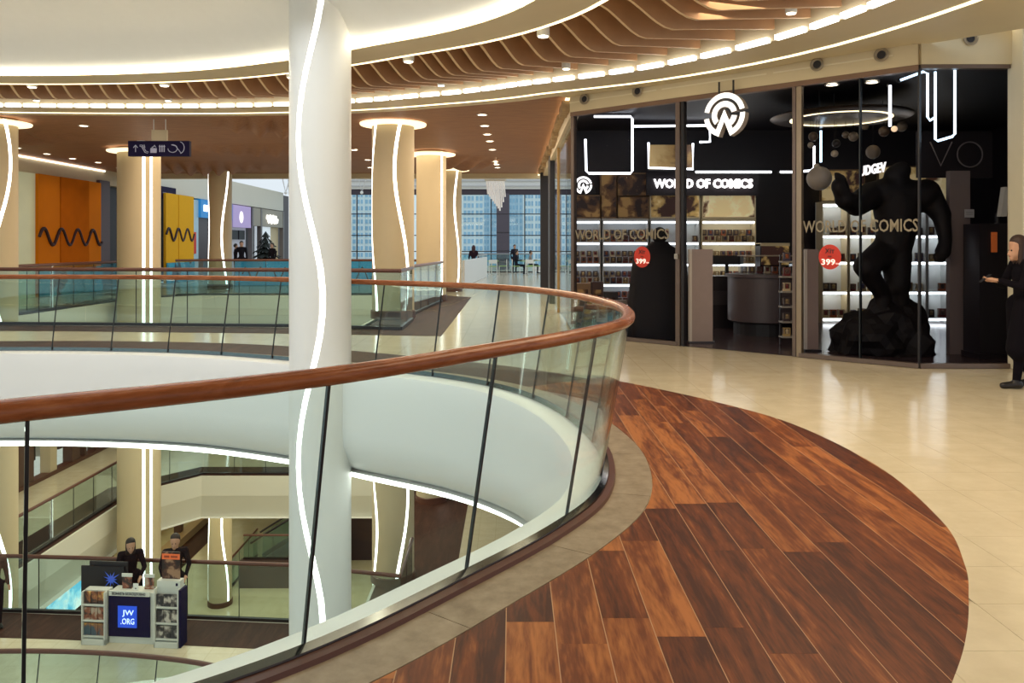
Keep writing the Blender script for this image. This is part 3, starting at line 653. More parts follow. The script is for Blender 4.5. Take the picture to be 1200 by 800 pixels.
# ---- shelves at the back wall
shelf_w = mat('shelf_white', (.55,.56,.55), .4, noise=.03); shelf_y = mat('shelf_cream', (.72,.60,.38), .5, noise=.04)
strip_w = emis('shelf_light', (.88,.95,1.0), 4.5); strip_y = emis('shelf_light_warm', (1.0,.86,.55), 2.0)
BK = 16.62
def X(px, Y=YB): return (px-600)/F*Y
def Z(py, Y=YB): return EYE+(HOR-py)/F*Y
def shelf_unit(pa, pb, rows, label, body, strip, top, bottom=379, back=None):
    xa, xb = X(pa), X(pb); o = thing('display_shelf', label, 'shelf', None, (xa, YB, 0))
    zb = max(.01, Z(bottom)); zt = Z(top)
    MB().box(0, .30, 0, xb-xa, .34, zt).build('back_panel', back or body, o)
    for x in (0, xb-xa-.025): MB().box(x, 0, 0, x+.025, .30, zt).build('side_panel', body, o)
    for r in rows:
        z = Z(r); MB().box(.025, .0, z-.02, xb-xa-.025, .30, z).build('shelf_board', body, o)
        MB().box(.03, .02, z-.065, xb-xa-.03, .05, z-.021).build('light_strip', strip, o)
    MB().box(.025, .0, zt-.03, xb-xa-.025, .30, zt).build('top_board', body, o)
    return o
rowsL = [258, 283, 308, 332, 356]
units = [(671,704,'narrow white lit shelf of boxed figures at the left end of the back wall',shelf_w,strip_w),(706,760,'wide white lit shelf of boxed figures behind the left price sticker',shelf_w,strip_w),
         (762,820,'lit shelf of boxed figures under the glowing shop name, with few goods',shelf_w,strip_w),(822,886,'cream edged lit shelf of boxed figures under the shop name, right end',shelf_y,strip_w)]
uo = [shelf_unit(u[0], u[1], rowsL, u[2], u[3], u[4], 256) for u in units]
inks = [(.05,.03,.03),(.32,.08,.03),(.10,.05,.04),(.45,.30,.12),(.06,.05,.10),(.30,.20,.10),(.55,.42,.25),(.15,.02,.02)]
boxmeshes = []
for i, c in enumerate(inks):
    mb = MB(); w_, d_, h_ = .095, .08, .12
    mb.box(-w_/2,-d_/2,0,w_/2,d_/2,h_*.28,0); mb.box(-w_/2,-d_/2+.012,h_*.28,w_/2,d_/2,h_*.92,1); mb.box(-w_/2,-d_/2,h_*.92,w_/2,d_/2,h_,0)
    mb.box(-w_/2,-d_/2,h_*.28,-w_/2+.012,-d_/2+.012,h_*.92,0); mb.box(w_/2-.012,-d_/2,h_*.28,w_/2,-d_/2+.012,h_*.92,0)
    mb.sphere((0,-d_/2+.005,h_*.66), .026, 8, 2); mb.box(-.018,-d_/2-.002,h_*.30,.018,-d_/2+.014,h_*.5,2)
    ob = mb.build('boxed_figurine', [mat('box_ink_%d' % i, inks[(i*3+1) % 8], .5, noise=.1), mat('box_window', (.16,.11,.08), .3, noise=.2), mat('figure_ink_%d' % i, c, .5, noise=.1)]); boxmeshes.append(ob.data); bpy.data.objects.remove(ob)
inkname = ['black','rust red','umber','ochre','indigo','tan','pale gold','maroon']
def boxed(x, y, z, label, group, sc=1):
    bi = random.randrange(8); label = inkname[bi]+' '+label
    o = bpy.data.objects.new('boxed_figurine', boxmeshes[bi]); COL.objects.link(o); o.location = (x, y, z); o.scale = (sc, 1, sc); tag(o, label, 'toy box', group)
rowname = ['top','second','third','fourth','lowest']
for ui, u in enumerate(units):
    uname = ['narrow left-end shelf','wide shelf behind left price sticker','sparse shelf under the shop name','cream edged shelf'][ui]
    for ri, r in enumerate(rowsL):
        if ri > 2 and ui == 3: pass
        zb = Z(rowsL[ri+1] if ri < 4 else 379)+.001
        for tier in (0, 1):
            xa, xb = X(u[0])+.10, X(u[1])-.09; n = max(1, int((xb-xa)/.123))
            if ui == 2: n = max(1, n//2)
            for k in range(n+1):
                if ui == 2 and random.random() < .4: continue
                boxed(xa+(xb-xa)*k/n, YB+(.055 if tier == 0 else .21), zb+(.0 if tier == 0 else .125), 'boxed figurine on the %s board of the %s' % (rowname[ri], uname), 'boxed figurines on the '+uname)
        MB().box(.03, .14, zb, X(u[1])-X(u[0])-.03, .28, zb+.124).build('riser', u[3], uo[ui])
# pictures above the shelves
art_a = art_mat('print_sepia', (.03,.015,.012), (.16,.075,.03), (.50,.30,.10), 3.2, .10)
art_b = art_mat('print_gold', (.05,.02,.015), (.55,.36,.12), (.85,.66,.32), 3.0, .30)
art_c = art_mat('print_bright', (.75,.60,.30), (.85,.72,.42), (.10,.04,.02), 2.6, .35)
def picture(pa, pb, ta, tb, m, label, Y=YB+.2, frame=None):
    o = thing('wall_print', label, 'picture', None, (X((pa+pb)/2, Y), Y, Z((ta+tb)/2, Y))); w_ = (X(pb, Y)-X(pa, Y))/2; h_ = (Z(ta, Y)-Z(tb, Y))/2
    MB().box(-w_, 0, -h_, w_, .04, h_).build('print', m, o)
    e = .03; MB().box(-w_-e,-.01,h_,w_+e,.05,h_+e).box(-w_-e,-.01,-h_-e,w_+e,.05,-h_).box(-w_-e,-.01,-h_,-w_,.05,h_).box(w_,-.01,-h_,w_+e,.05,h_).build('frame', frame or shelf_dk, o)
shelf_dk = mat('print_frame', (.22,.13,.06), .5, noise=.1)
picture(671, 703, 230, 254, art_a, 'dark sepia print above the narrow left-end shelf')
picture(705, 722, 204, 254, art_a, 'tall dark sepia print over the wide left shelf, left strip')
picture(724, 759, 204, 229, art_a, 'wide dark sepia print with a golden edge, upper of two')
picture(724, 759, 231, 254, art_a, 'wide dark sepia print with a golden edge, lower of two')
picture(763, 819, 228, 254, art_b, 'gold and brown print under the glowing shop name', frame=shelf_y)
picture(824, 884, 228, 254, art_c, 'pale gold print with dark shapes over the cream edged shelf', frame=shelf_y)
# right-hand shelves behind the statue
YR = YB; rowsR = [238, 275, 306, 341, 372]
rs = []
rlab = ['first','second','third','fourth','fifth']
cols = [(963,994),(995,1030),(1031,1060),(1061,1086),(1087,1113)]
for ci, (a, b) in enumerate(cols):
    body = shelf_y if ci < 2 else shelf_w
    ob = shelf_unit(a, b, rowsR, '%s bay of the bright lit shelving behind the dark statue' % ['cream far left','cream next to left','middle','white next to the grey panel','white end'][ci], body, emis('shelf_light_bright', (.90,.97,1.0), 9.0), 236, back=mat('shelf_back_white', (.8,.82,.8), .5, noise=.02)); rs.append(ob)
    for ri, r in enumerate(rowsR):
        zb = max(.012, Z(rowsR[ri+1] if ri < 4 else 384))+.001; xa, xb = X(a)+.11, X(b)-.11; n = max(1, int((xb-xa)/.155))
        for k in range(n+1):
            if ri == 4 or random.random() < .12: continue
            boxed(xa+(xb-xa)*k/n, YB+.1, zb, 'boxed toy on the %s board of the %s bay' % (rowname[ri], ['cream far left','cream next to left','middle','white inner','white end'][ci]), 'boxed toys on the bright right-hand shelving', 1.2+.28*random.random())
picture(963, 1012, 200, 235, art_b, 'golden print over the bright shelving, left', frame=shelf_dk)
picture(1030, 1085, 196, 235, art_b, 'golden print over the bright shelving behind the statue shoulder', frame=shelf_dk)
picture(1087, 1113, 197, 235, art_c, 'pale sepia print of a rounded form at the right end of the shelving', frame=shelf_dk)
t = thing('lit_sign', 'small tilted white glowing sign beside the statue head', 'sign', None, P(1023,198,15.6))
text('lettering', 'UDGEV', (0,0,0), (1,0,.18), emis('letters_dim', (1,.95,.9), 1.6), t, width=.52, height=.2, extrude=.02, offset=.03)
t = thing('lit_emblem', 'small oval white glowing emblem right of the statue shoulder', 'sign', None, P(1082,186,15.0))
MB().lathe([(.001,-.02),(.19,-.02),(.19,.02),(.001,.02)], (0,0,0), 28, sx=.5).build('disc', emis('emblem_glow', (1,.93,.84), 1.8), t).data.transform(Matrix.Rotation(PI/2, 4, 'X'))
MB().lathe([(.001,-.03),(.07,-.03),(.07,.03),(.001,.03)], (0,0,0), 20, sx=.5).build('mark', red, t).data.transform(Matrix.Rotation(PI/2, 4, 'X'))
t = thing('letter_outline_sign', 'thin unlit outline letters V and O high on the dark shop wall', 'sign', None, P(1118,181,12.0))
gm = mat('outline_grey', (.20,.17,.17), .4, noise=.1)
MB().tube([(-.36,0,.19),(-.20,0,-.17),(-.03,0,.19)], .011, 6).build('letter_v', gm, t); MB().tube([(.24+.19*math.cos(a*PI/14),0,.19*math.sin(a*PI/14)) for a in range(28)], .011, 6, True).build('letter_o', gm, t)
MB().box(-.55,.03,-.35,.6,.05,.35).build('backing', shop_dark, t)
# grey panel, dark kiosk by the right wall
struct(MB().box(X(1113,11.6), 11.6, 0, X(1137,11.6), 11.7, Z(200,11.6)).build('wall_partition', mat('panel_taupe', (.17,.135,.135), .45, noise=.08), None))
t = thing('notice_sheet', 'small pale paper notice on the taupe shop panel', 'notice', None, P(1136,250,11.55)); MB().box(-.07,0,-.06,.07,.004,.06).build('sheet', mat('paper_grey', (.4,.4,.42), .6, noise=.05), t)
for zz in (-.02,.0,.02): MB().box(-.05,-.001,zz-.003,.05,0,zz+.003).build('print_line', mat('print_grey', (.2,.2,.22), .6, noise=.05), t)
t = thing('payment_terminal', 'black self-service terminal with a slanted screen and an orange sticker', 'kiosk', None, (X(1158,11.2), 11.2, 0))
MB().box(-.18,-.1,0,.22,.3,1.9).box(-.20,-.12,0,.24,.32,.08).build('cabinet', mat('kiosk_black', (.016,.012,.016), .35, noise=.1), t)
MB().box(-.02,-.13,1.5,.05,-.1,1.78).build('sticker', mat('orange_sticker', (.6,.14,.03), .5, emit=(.6,.14,.03), es=.2, noise=.05), t); 
MB().add([(.12,-.1,2.0),(.2,-.1,2.0),(.32,0,2.42),(.24,0,2.42),(.12,.0,2.0),(.2,.0,2.0),(.32,.1,2.42),(.24,.1,2.42)], [(0,1,2,3),(4,7,6,5),(0,4,5,1),(1,5,6,2),(2,6,7,3),(3,7,4,0)]).build('screen', mat('screen_grey', (.34,.31,.26), .3, emit=(.5,.45,.36), es=.15, noise=.05), t)
MB().lathe([(.03,1.9),(.03,2.05)], (.16,.05,0), 10).build('bracket', black, t)
# pedestals (security gates) inside the door
def pedestal(px, pb_, pt, Y, w_, label):
    o = thing('security_gate', label, 'gate', 'tall taupe security gates', (X(px, Y), Y, 0)); h_ = Z(pt, Y)
    MB().box(-w_/2, 0, 0, w_/2, .07, h_).build('panel', mat('gate_taupe', (.30,.215,.185), .28, noise=.06), o)
    MB().box(-w_/2-.045, -.01, 0, -w_/2, .08, h_).build('edge_strip', mat('gate_edge', (.55,.48,.42), .4, noise=.05), o)
    MB().box(-w_/2-.05,-.05,0,w_/2+.03,.12,.03).build('foot_plate', metal_dk, o)
pedestal(823, 0, 292, 12.95, .34, 'wide taupe security gate just inside the open doorway')
pedestal(952.5, 0, 292, 11.95, .17, 'narrow taupe security gate behind the pane beside the door frame')
# curved till counter with glass case
t = thing('till_counter', 'curved dark grey shop counter with a glass showcase on its top', 'counter', None, (X(900,14.2), 14.0, 0))
mb = MB(); mb.lathe([(.62,.22),(.66,.25),(.66,1.02),(.70,1.03),(.70,1.08),(.001,1.08)], (0,.35,0), 40); mb.build('body', mat('counter_grey', (.085,.062,.068), .4, noise=.08), t, True)
MB().lathe([(.56,.0),(.56,.22)], (0,.35,0), 32).build('plinth', black, t)
case = MB().box(-.45,.0,1.085,.45,.5,1.40).build('glass_case', glass_shop, t); MB().box(-.46,-.01,1.40,.46,.51,1.415).build('case_lid', mat('case_edge', (.35,.28,.2), .4, noise=.05), case)
for k in range(6): boxed(X(900,14.2)-.36+k*.14, 14.45, 1.09, 'boxed figurine inside the showcase on the curved counter', 'boxed figurines in the counter showcase')
t = thing('poster_box', 'large framed boxed set standing behind the counter showcase', 'box', None, (X(906,15.3), 15.3, 0)); MB().box(-.28,-.1,0,.28,.2,1.62).build('stand', shop_dark, t)
MB().box(-.26,-.13,1.22,.26,-.1,1.58).build('print', art_b, t); MB().box(-.28,-.12,1.58,.28,.2,1.64).build('lid', shelf_y, t)
t = thing('cash_desk', 'low dark desk with till screens left of the curved counter', 'counter', None, (X(853,15.3), 15.45, 0))
MB().box(-.42,-.2,0,.25,.4,1.0).build('body', shop_dark, t); MB().box(-.30,-.15,1.22,.30,-.1,1.40).build('screen', black, t); MB().box(-.03,-.1,1.0,.03,-.04,1.25).build('stand', black, t)
mb = MB().box(-.3,-.21,.45,.05,-.2,.72); mb.build('shelf_front', mat('desk_grey', (.05,.04,.045), .4, noise=.1), t)
t = thing('wire_rack', 'narrow rack with tilted trays of toys beside the bronze door frame', 'rack', None, (X(925,12.7), 12.7, 0))
for x in (-.12, .12): MB().box(x-.012,.05,0,x+.012,.08,1.45).build('upright', metal_dk, t)
for k in range(6): 
    z = .12+k*.24; MB().box(-.14,-.08,z,.14,.1,z+.025).build('tray', mat('tray_grey', (.32,.28,.24), .4, noise=.1), t)
    boxed(X(925,12.7)-.05, 12.69, z+.026, 'toy box on the narrow rack beside the bronze door frame', 'toy boxes on the narrow rack', 1.1); 
# stacks of larger boxes low at the left of the window
k = 0
for px, py, w_, h_, Y, c in ((683,352,.30,.55,14.9,(.32,.19,.09)),(700,350,.22,.75,14.9,(.10,.05,.04)),(690,372,.34,.35,14.6,(.22,.13,.08)),(716,362,.26,.5,14.5,(.05,.04,.04)),(727,372,.24,.40,14.3,(.40,.32,.24)),(747,365,.3,.62,14.45,(.025,.018,.02)),(706,375,.18,.34,14.2,(.45,.36,.26)),(680,378,.2,.3,14.2,(.16,.10,.07))):
    o = thing('collector_box', ['brown','tall dark brown','wide brown','black upright','pale beige','big black','slim cream','small brown'][k]+' collector box on the low display beside the left pane', 'box', 'collector boxes on the low window display', (X(px,Y), Y, 0)); k += 1
    zt = Z(py-20, Y); MB().box(-w_/2,0,zt-h_,w_/2,w_*.7,zt).build('carton', mat('carton_%d' % k, c, .5, noise=.2), o); MB().box(-w_*.32,-.004,zt-h_*.75,w_*.32,0,zt-h_*.2).build('print', art_a, o); MB().box(-w_/2,0,0,w_/2,w_*.7,zt-h_).build('plinth', shop_dark, o)
# black cloak on a stand behind the left pane
t = thing('cloak_display', 'tall black draped cloak on a stand behind the pane at the doorway', 'display', None, (X(773,13.6), 13.6, 0))
mb = MB(); prof = [(.50,0),(.52,.3),(.50,.7),(.46,1.1),(.44,1.35),(.34,1.5),(.18,1.6),(.13,1.66)]
rings = [[((r*(1+.06*math.sin(7*a*2*PI/40)*(1-z/1.7)))*math.cos(a*2*PI/40)*1.05, r*.6*math.sin(a*2*PI/40), z) for a in range(40)] for r, z in prof]; mb.loft(rings); mb.build('cloth', mat('cloak_black', (.007,.005,.008), .7, noise=.1), t, True)
MB().sphere((0,0,1.76), .13, 16, sz=1.15).build('stand_head', MATS['cloak_black'], t, True)
# neon tubes
def neon_sign(pts, Y, label, m=neon, r=.022, closed=False):
    c = P(*pts[0], Y) if not isinstance(pts[0][0], Vector) else pts[0]; o = thing('neon_tube', label, 'neon light', None, c)
    path = []
    q = [P(a, b, Y) for a, b in pts]
    MB().tube([p-c for p in q], r, 8, closed).build('tube', m, o, True)
    MB().box(-.02,.0,-.02,.02,.05,.02).build('clip', black, o)
    return o
YN = 15.4
neon_sign([(696,136.5),(739,136.5),(741,139),(741,200),(739,203),(690,203),(687,200),(686,163)], 14.6, 'white neon tube bent into an open rectangle over the left shelves')
neon_sign([(741,148),(829,147),(832,150),(832,166),(820,166.5)], YN, 'white neon tube running from the rectangle to the hung emblem')
neon_sign([(760,167),(760,196.5),(812,198),(812,168)], YN, 'white neon tube around a small lit panel')
t = thing('light_box', 'small warm light box framed by a neon tube', 'light box', None, P(786,184,YN+.15)); MB().box(-.42,0,-.24,.42,.05,.24).build('face', art_mat('panel_glow', (.12,.06,.03), (.4,.25,.09), (.6,.42,.18), 1.5, .25), t); MB().box(-.44,.05,-.26,.44,.08,.26).build('backing', black, t)
neon_sign([(815,201.5),(904,201.5)], YN, 'straight white neon tube above the glowing shop name')
neon_sign([(914,201.5),(930,201.5)], YN, 'short straight white neon tube beside the bronze frame')
neon_sign([(935,201),(950,200),(954,196),(954,171)], 14.5, 'white neon tube bent like a hook beside the hung globes')
neon_sign([(962,153),(962,190)], 14.5, 'short upright blue-white neon tube among the globes', neon_b)
neon_sign([(1043,100),(1043,148)], 11.45, 'upright white neon tube over the ring lamp', r=.022)
neon_sign([(1055,94),(1082,84),(1087,86),(1087,137),(1090,141),(1095,138)], 10.85, 'blue-white neon tube bent down at the right ceiling', neon_b, .017)
neon_sign([(1096,84),(1096,163),(1099,165),(1116,160),(1119,157),(1119,81)], 10.6, 'long blue-white neon tube bent into a U at the right', neon_b, .017)
for px in (915, 932, 981, 1022): pass
# hung ring lamp and globes
t = thing('ring_lamp', 'wide flat disc lamp hung from the black shop ceiling', 'pendant lamp', None, P(985,139,13.2))
MB().lathe([(.001,0),(1.08,0),(1.12,.03),(1.08,.05),(.001,.05)], (0,0,0), 48).build('disc', mat('ring_bronze', (.10,.065,.045), .3, .6, noise=.1), t, True)
MB().lathe([(.75,-.01),(.80,-.01),(.80,.0),(.75,.0)], (0,0,0), 48, ring=True).build('light_ring', led_soft, t)
for a in range(3): MB().tube([(.7*math.cos(a*2.09),.7*math.sin(a*2.09),.05),(.7*math.cos(a*2.09),.7*math.sin(a*2.09),.30)], .006, 6).build('cable', black, t)
gl = [(960,209,.19,12.4,'grey'),(1023,178,.12,13.6,'taupe'),(978,180,.06,13.4,'cream'),(1048,151,.05,13.2,'glowing cream'),(991,158,.06,13.5,'taupe'),(1000,160,.08,13.3,'taupe'),(953,160,.08,13.4,'brown'),(950,170,.05,13.0,'grey'),(1036,154,.09,13.6,'brown'),(1057,148,.09,13.6,'taupe'),(980,168,.07,13.7,'dark'),(1014,148,.06,13.9,'taupe'),(957,195,.05,13.1,'cream')]
gc = {'grey': (.36,.31,.26), 'taupe': (.26,.20,.15), 'cream': (.62,.52,.40), 'glowing cream': (.8,.6,.4), 'brown': (.13,.085,.06), 'dark': (.05,.04,.04)}
for px, py, r, Y, c in gl:
    c0 = P(px, py, Y); o = thing('hung_globe', '%s globe of %d cm hung under the black shop ceiling' % (c, round(r*200)), 'globe', 'globes hung in the shop', c0)
    MB().sphere((0,0,0), r, 20).build('globe', emis('globe_glow', (1,.7,.42), 1.2) if c == 'glowing cream' else mat('globe_'+c, gc[c], .35, noise=.08), o, True); MB().tube([(0,0,r*.98),(0,0,(P(985,139,13.2).z if (r < .15 and px < 1050) else 4.02)-c0.z)], .004, 6).build('cord', black, o)
for px, py, Y in ((975,99,12.6),(1022,96,12.2)):
    q = P(px, py, Y); q.z = 4.012; q.y = F*(q.z-EYE)/(HOR-py); q.x = (px-600)/F*q.y; downlight(q, 'round bright spotlight in the black shop ceiling', .08, 'shop ceiling spotlights')
for px, py in ((925,180),(1000,140)): pass

# ================================================================== BODIES (capsules fused into one surface)
def fuse(segs, voxel, name, mats, label_of, smooth_it=4):
    mb = MB()
    for s_ in segs:
        p0, r0, p1, r1 = Vector(s_[0]), s_[1], Vector(s_[2]), s_[3]; fl = s_[5] if len(s_) > 5 else 1
        ax = (p1-p0); L = ax.length
        if L < 1e-4: mb.sphere(p0, r0, 16); continue
        q = ax.normalized(); up = Vector((0,1,0)) if abs(q.y) < .9 else Vector((1,0,0)); x = q.cross(up).normalized(); y = x.cross(q).normalized(); rings = []
        steps = [(-r0*math.cos(t), r0*math.sin(t), 0) for t in (.15,.5,.9,1.3)]+[(L*k/4, r0+(r1-r0)*k/4, 0) for k in range(5)]+[(L+r1*math.cos(t), r1*math.sin(t), 0) for t in (1.3,.9,.5,.15)]
        for h_, r_, _ in steps: rings.append([p0+q*h_+x*r_*math.cos(2*PI*k/16)+y*r_*fl*math.sin(2*PI*k/16) for k in range(16)])
        mb.loft(rings)
    o = mb.build(name, mats, None); md = o.modifiers.new('r', 'REMESH'); md.mode = 'VOXEL'; md.voxel_size = voxel
    if smooth_it: sm = o.modifiers.new('s', 'SMOOTH'); sm.iterations = smooth_it; sm.factor = .5
    dg = bpy.context.evaluated_depsgraph_get(); dg.update(); me = bpy.data.meshes.new_from_object(o.evaluated_get(dg)); old = o.data; o.modifiers.clear(); o.data = me; me.name = name
    me.materials.clear(); [me.materials.append(m) for m in mats]
    if label_of:
        idx = []
        for f in me.polygons:
            c = f.center; best = None
            for s_ in segs:
                p0, p1 = Vector(s_[0]), Vector(s_[2]); d = p1-p0; t = 0 if d.length < 1e-6 else max(0, min(1, (c-p0).dot(d)/d.length_squared)); dist = (c-(p0+d*t)).length-(s_[1]+(s_[3]-s_[1])*t)
                if best is None or dist < best[0]: best = (dist, s_[4])
            idx.append(best[1])
        me.polygons.foreach_set('material_index', idx)
    me.polygons.foreach_set('use_smooth', [True]*len(me.polygons)); return o
skin = mat('skin', (.52,.29,.19), .5, noise=.05)
def person(label, loc, rz, h=1.7, top=(.02,.018,.022), legs=(.015,.015,.02), shoe=(.01,.01,.01), hair=(.03,.02,.015), pose=None, voxel=.014, longhair=False, sit=False, coat=False, group=None, hands=False, female=False):
    k = h/1.7; J = dict(pel=(0,0,.93), wst=(0,.0,1.08), chs=(0,0,1.27), nk=(0,.01,1.45), hd=(0,-.015,1.56), shL=(.175,0,1.38), shR=(-.175,0,1.38), elL=(.23,.02,1.10), elR=(-.23,.02,1.10), wrL=(.24,-.06,.86), wrR=(-.24,-.06,.86),
             hipL=(.09,0,.90), hipR=(-.09,0,.90), knL=(.10,-.02,.49), knR=(-.10,-.02,.49), anL=(.10,.02,.08), anR=(-.10,.02,.08))
    if sit: J.update(pel=(0,0,.50), wst=(0,.01,.66), chs=(0,0,.86), nk=(0,.0,1.04), hd=(0,-.03,1.15), shL=(.175,0,.97), shR=(-.175,0,.97), elL=(.23,-.06,.74), elR=(-.23,-.06,.74), wrL=(.14,-.30,.76), wrR=(-.14,-.30,.76), hipL=(.09,0,.48), hipR=(-.09,0,.48), knL=(.11,-.42,.48), knR=(-.11,-.42,.48), anL=(.11,-.40,.08), anR=(-.11,-.40,.08))
    if pose: J.update(pose)
    J = {a: Vector(b)*k for a, b in J.items()}; r = lambda v: v*k; S_, T, Lg, Sh = 0, 1, 2, 3; sg = []
    a = sg.append
    a((J['pel'], r(.125), J['wst'], r(.11), T if coat else Lg, .75)); a((J['wst'], r(.115), J['chs'], r(.135), T, .72)); a((J['chs'], r(.125), J['nk']-Vector((0,0,r(.06))), r(.085), T, .72)); a((J['shL'], r(.065), J['shR'], r(.065), T))
    a((J['nk']-Vector((0,0,r(.05))), r(.058), J['hd']-Vector((0,0,r(.05))), r(.05), S_))
    hd = J['hd']; fw = (Vector((0,-1,0)) if 'face' not in J else (J['face']/k)).normalized()
    a((hd-Vector((0,0,r(.045)))+fw*r(.012), r(.068), hd+Vector((0,0,r(.055))), r(.088), S_)); a((hd+fw*r(.06)-Vector((0,0,r(.085))), r(.028), hd+fw*r(.05)-Vector((0,0,r(.06))), r(.035), S_))
    a((hd+fw*r(.088)+Vector((0,0,r(.012))), r(.008), hd+fw*r(.104)-Vector((0,0,r(.022))), r(.013), S_))
    sd = fw.cross(Vector((0,0,1)))
    for sgn in (1, -1): a((hd+sd*sgn*r(.082)+Vector((0,0,r(.012))), r(.018), hd+sd*sgn*r(.080)-Vector((0,0,r(.022))), r(.013), S_))
    for s_ in ('L', 'R'):
        a((J['sh'+s_], r(.062), J['el'+s_], r(.047), T)); a((J['el'+s_], r(.046), J['wr'+s_], r(.034), T))
        d = (J['wr'+s_]-J['el'+s_]).normalized(); w0 = J['wr'+s_]; hv = J.get('hv'+s_); hv = hv.normalized() if hv is not None else d
        a((w0, r(.026), w0+hv*r(.085), r(.032), S_, .6))
        sx = hv.cross(Vector((0,0,1))); sx = sx.normalized() if sx.length > .2 else Vector((0,1,0)); curl = J.get('curl'+s_, Vector((0,0,-.3)))
        for f, (o_, l_) in enumerate(((-.024,.065),(-.008,.078),(.008,.072),(.024,.055))):
            b = w0+hv*r(.09)+sx*r(o_); m_ = b+(hv+curl*.5).normalized()*r(l_*.55); a((b, r(.0088), m_, r(.0082), S_)); a((m_, r(.0082), m_+(hv*.5+curl*1.3).normalized()*r(l_*.5), r(.0072), S_))
        b = w0+hv*r(.03)-sx*r(.026); a((b, r(.011), b+(hv-sx*.8).normalized()*r(.05), r(.009), S_))
        a((J['hip'+s_], r(.092), J['kn'+s_], r(.062), Lg)); a((J['kn'+s_], r(.060), J['an'+s_], r(.042), Lg))
        an = J['an'+s_]; td = J.get('toe'+s_, Vector((0,-1,0))).normalized(); a((an-Vector((0,0,r(.03))), r(.045), an+td*r(.14)-Vector((0,0,r(.045))), r(.036), Sh)); a((an-Vector((0,0,r(.035)))-td*r(.03), r(.042), an, r(.046), Sh))
    if coat:
        for s_ in ('L', 'R'): a((J['hip'+s_]+Vector((0,0,r(.03))), r(.125), J['kn'+s_]+Vector((0,0,r(-.04 if not sit else 0))), r(.145), T))
    o = fuse(sg, voxel, 'person', [skin, mat('cloth_%.3f_%.3f_%.3f' % top, top, .9, noise=.12, nscale=20, spec=.08), mat('cloth_%.3f_%.3f_%.3f' % legs, legs, .9, noise=.12, nscale=20, spec=.08), mat('cloth_%.3f_%.3f_%.3f' % shoe, shoe, .4, noise=.12, nscale=20)], True)
    o.location = loc; o.rotation_euler = (0,0,rz); tag(o, label, 'person', group)
    hs = [(hd+Vector((0,0,r(.075)))-fw*r(.012), r(.092), hd+Vector((0,0,r(.04)))-fw*r(.03), r(.09), 0)]
    if longhair:
        hs += [(hd-fw*r(.05)+Vector((0,0,r(.03))), r(.08), hd-fw*r(.05)-Vector((0,0,r(.20))), r(.06), 0)]
        for sgn in (1, -1): hs.append((hd+sd*sgn*r(.07)+Vector((0,0,r(.05)))-fw*r(.01), r(.035), hd+sd*sgn*r(.075)-Vector((0,0,r(.15)))-fw*r(.005), r(.028), 0))
    hm = fuse(hs, max(voxel, .012), 'hair', [mat('hair_%.3f_%.3f_%.3f' % hair, hair, .6, noise=.2, nscale=40)], False, 2); hm.parent = o
    if voxel < .02:
        for sgn in (1, -1): e = MB().sphere(hd+fw*r(.079)+sd*sgn*r(.030)+Vector((0,0,r(.018))), r(.0105), 10).build('eye', mat('eye_dark', (.02,.015,.012), .2, noise=.05), o, True)
        e = MB().sphere(hd+fw*r(.084)-Vector((0,0,r(.048))), r(.014), 10, sz=.4).build('mouth', mat('lips', (.35,.12,.09), .4, noise=.05), o, True)
    return o
# woman with phone at the shop corner, facing left
wl = Vector(((1198-600)/F*8.9, 8.9, 0))
wp = person('woman in long black coat and boots, head bent over the phone in her hands', wl, -PI/2-.15, 1.70, (.006,.005,.008), (.006,.005,.008), (.008,.006,.008), (.030,.012,.008), coat=True, longhair=True, voxel=.012,
    pose=dict(hd=(0,-.05,1.55), elL=(.24,-.10,1.14), elR=(-.24,-.10,1.14), wrL=(.09,-.27,1.20), wrR=(-.09,-.27,1.20), knL=(.09,-.06,.49), anL=(.09,-.10,.08), knR=(-.09,.04,.49), anR=(-.09,.12,.08), hvL=(-.45,-.9,.12), hvR=(.45,-.9,.12), curlL=(-.4,-.2,.5), curlR=(.4,-.2,.5), face=(0,-.93,-.36)))
ph = thing('phone', 'dark smartphone held in both hands by the woman at the shop corner', 'phone', None, wl+Matrix.Rotation(-PI/2-.15, 3, 'Z') @ Vector((0,-.385,1.225)), -PI/2-.15)
MB().box(-.036,-.004,-.07,.036,.004,.07).build('body', black, ph).data.transform(Matrix.Rotation(-.9, 4, 'X')); MB().box(-.032,.0042,-.064,.032,.005,.064).build('screen', emis('phone_screen', (.6,.6,.65), .4), ph).data.transform(Matrix.Rotation(-.9, 4, 'X'))
# dark statue of a brawny figure on rock (generic)
st_m = mat('statue_dark', (.007,.005,.006), .6, noise=.3, nscale=6, bump=.2, spec=.25); YS = 11.75
def q(px, py, dy=0): return P(px, py, YS+dy)
seg = []
def A(a, r0, b, r1, fl=1): seg.append((a, r0, b, r1, 0, fl))
A(q(1050,238), .34, q(1052,262), .31, .8); A(q(1034,228), .24, q(1082,230), .24); A(q(1052,262), .30, q(1046,292), .27, .8)     # chest, waist
A(q(1048,206), .15, q(1056,200), .14); A(q(1050,218), .2, q(1054,206), .14)                                                       # neck, bowed head
A(q(1022,228), .20, q(1004,240,-.3), .17); A(q(1004,240,-.3), .16, q(989,234,-.5), .13); A(q(989,234,-.5), .11, q(984,218,-.55), .12)
A(q(1085,226), .21, q(1103,252,-.1), .14); A(q(1103,252,-.1), .13, q(1108,283,-.25), .09); A(q(1108,283,-.25), .09, q(1105,295,-.3), .11)
A(q(1036,296), .22, q(1014,312,-.3), .17); A(q(1014,314,-.3), .15, q(1034,344,-.1), .12); A(q(1034,344,-.1), .12, q(1034,372,-.1), .10)
A(q(1050,300), .22, q(1052,335,-.1), .17); A(q(1052,335,-.1), .15, q(1058,372,-.05), .11)
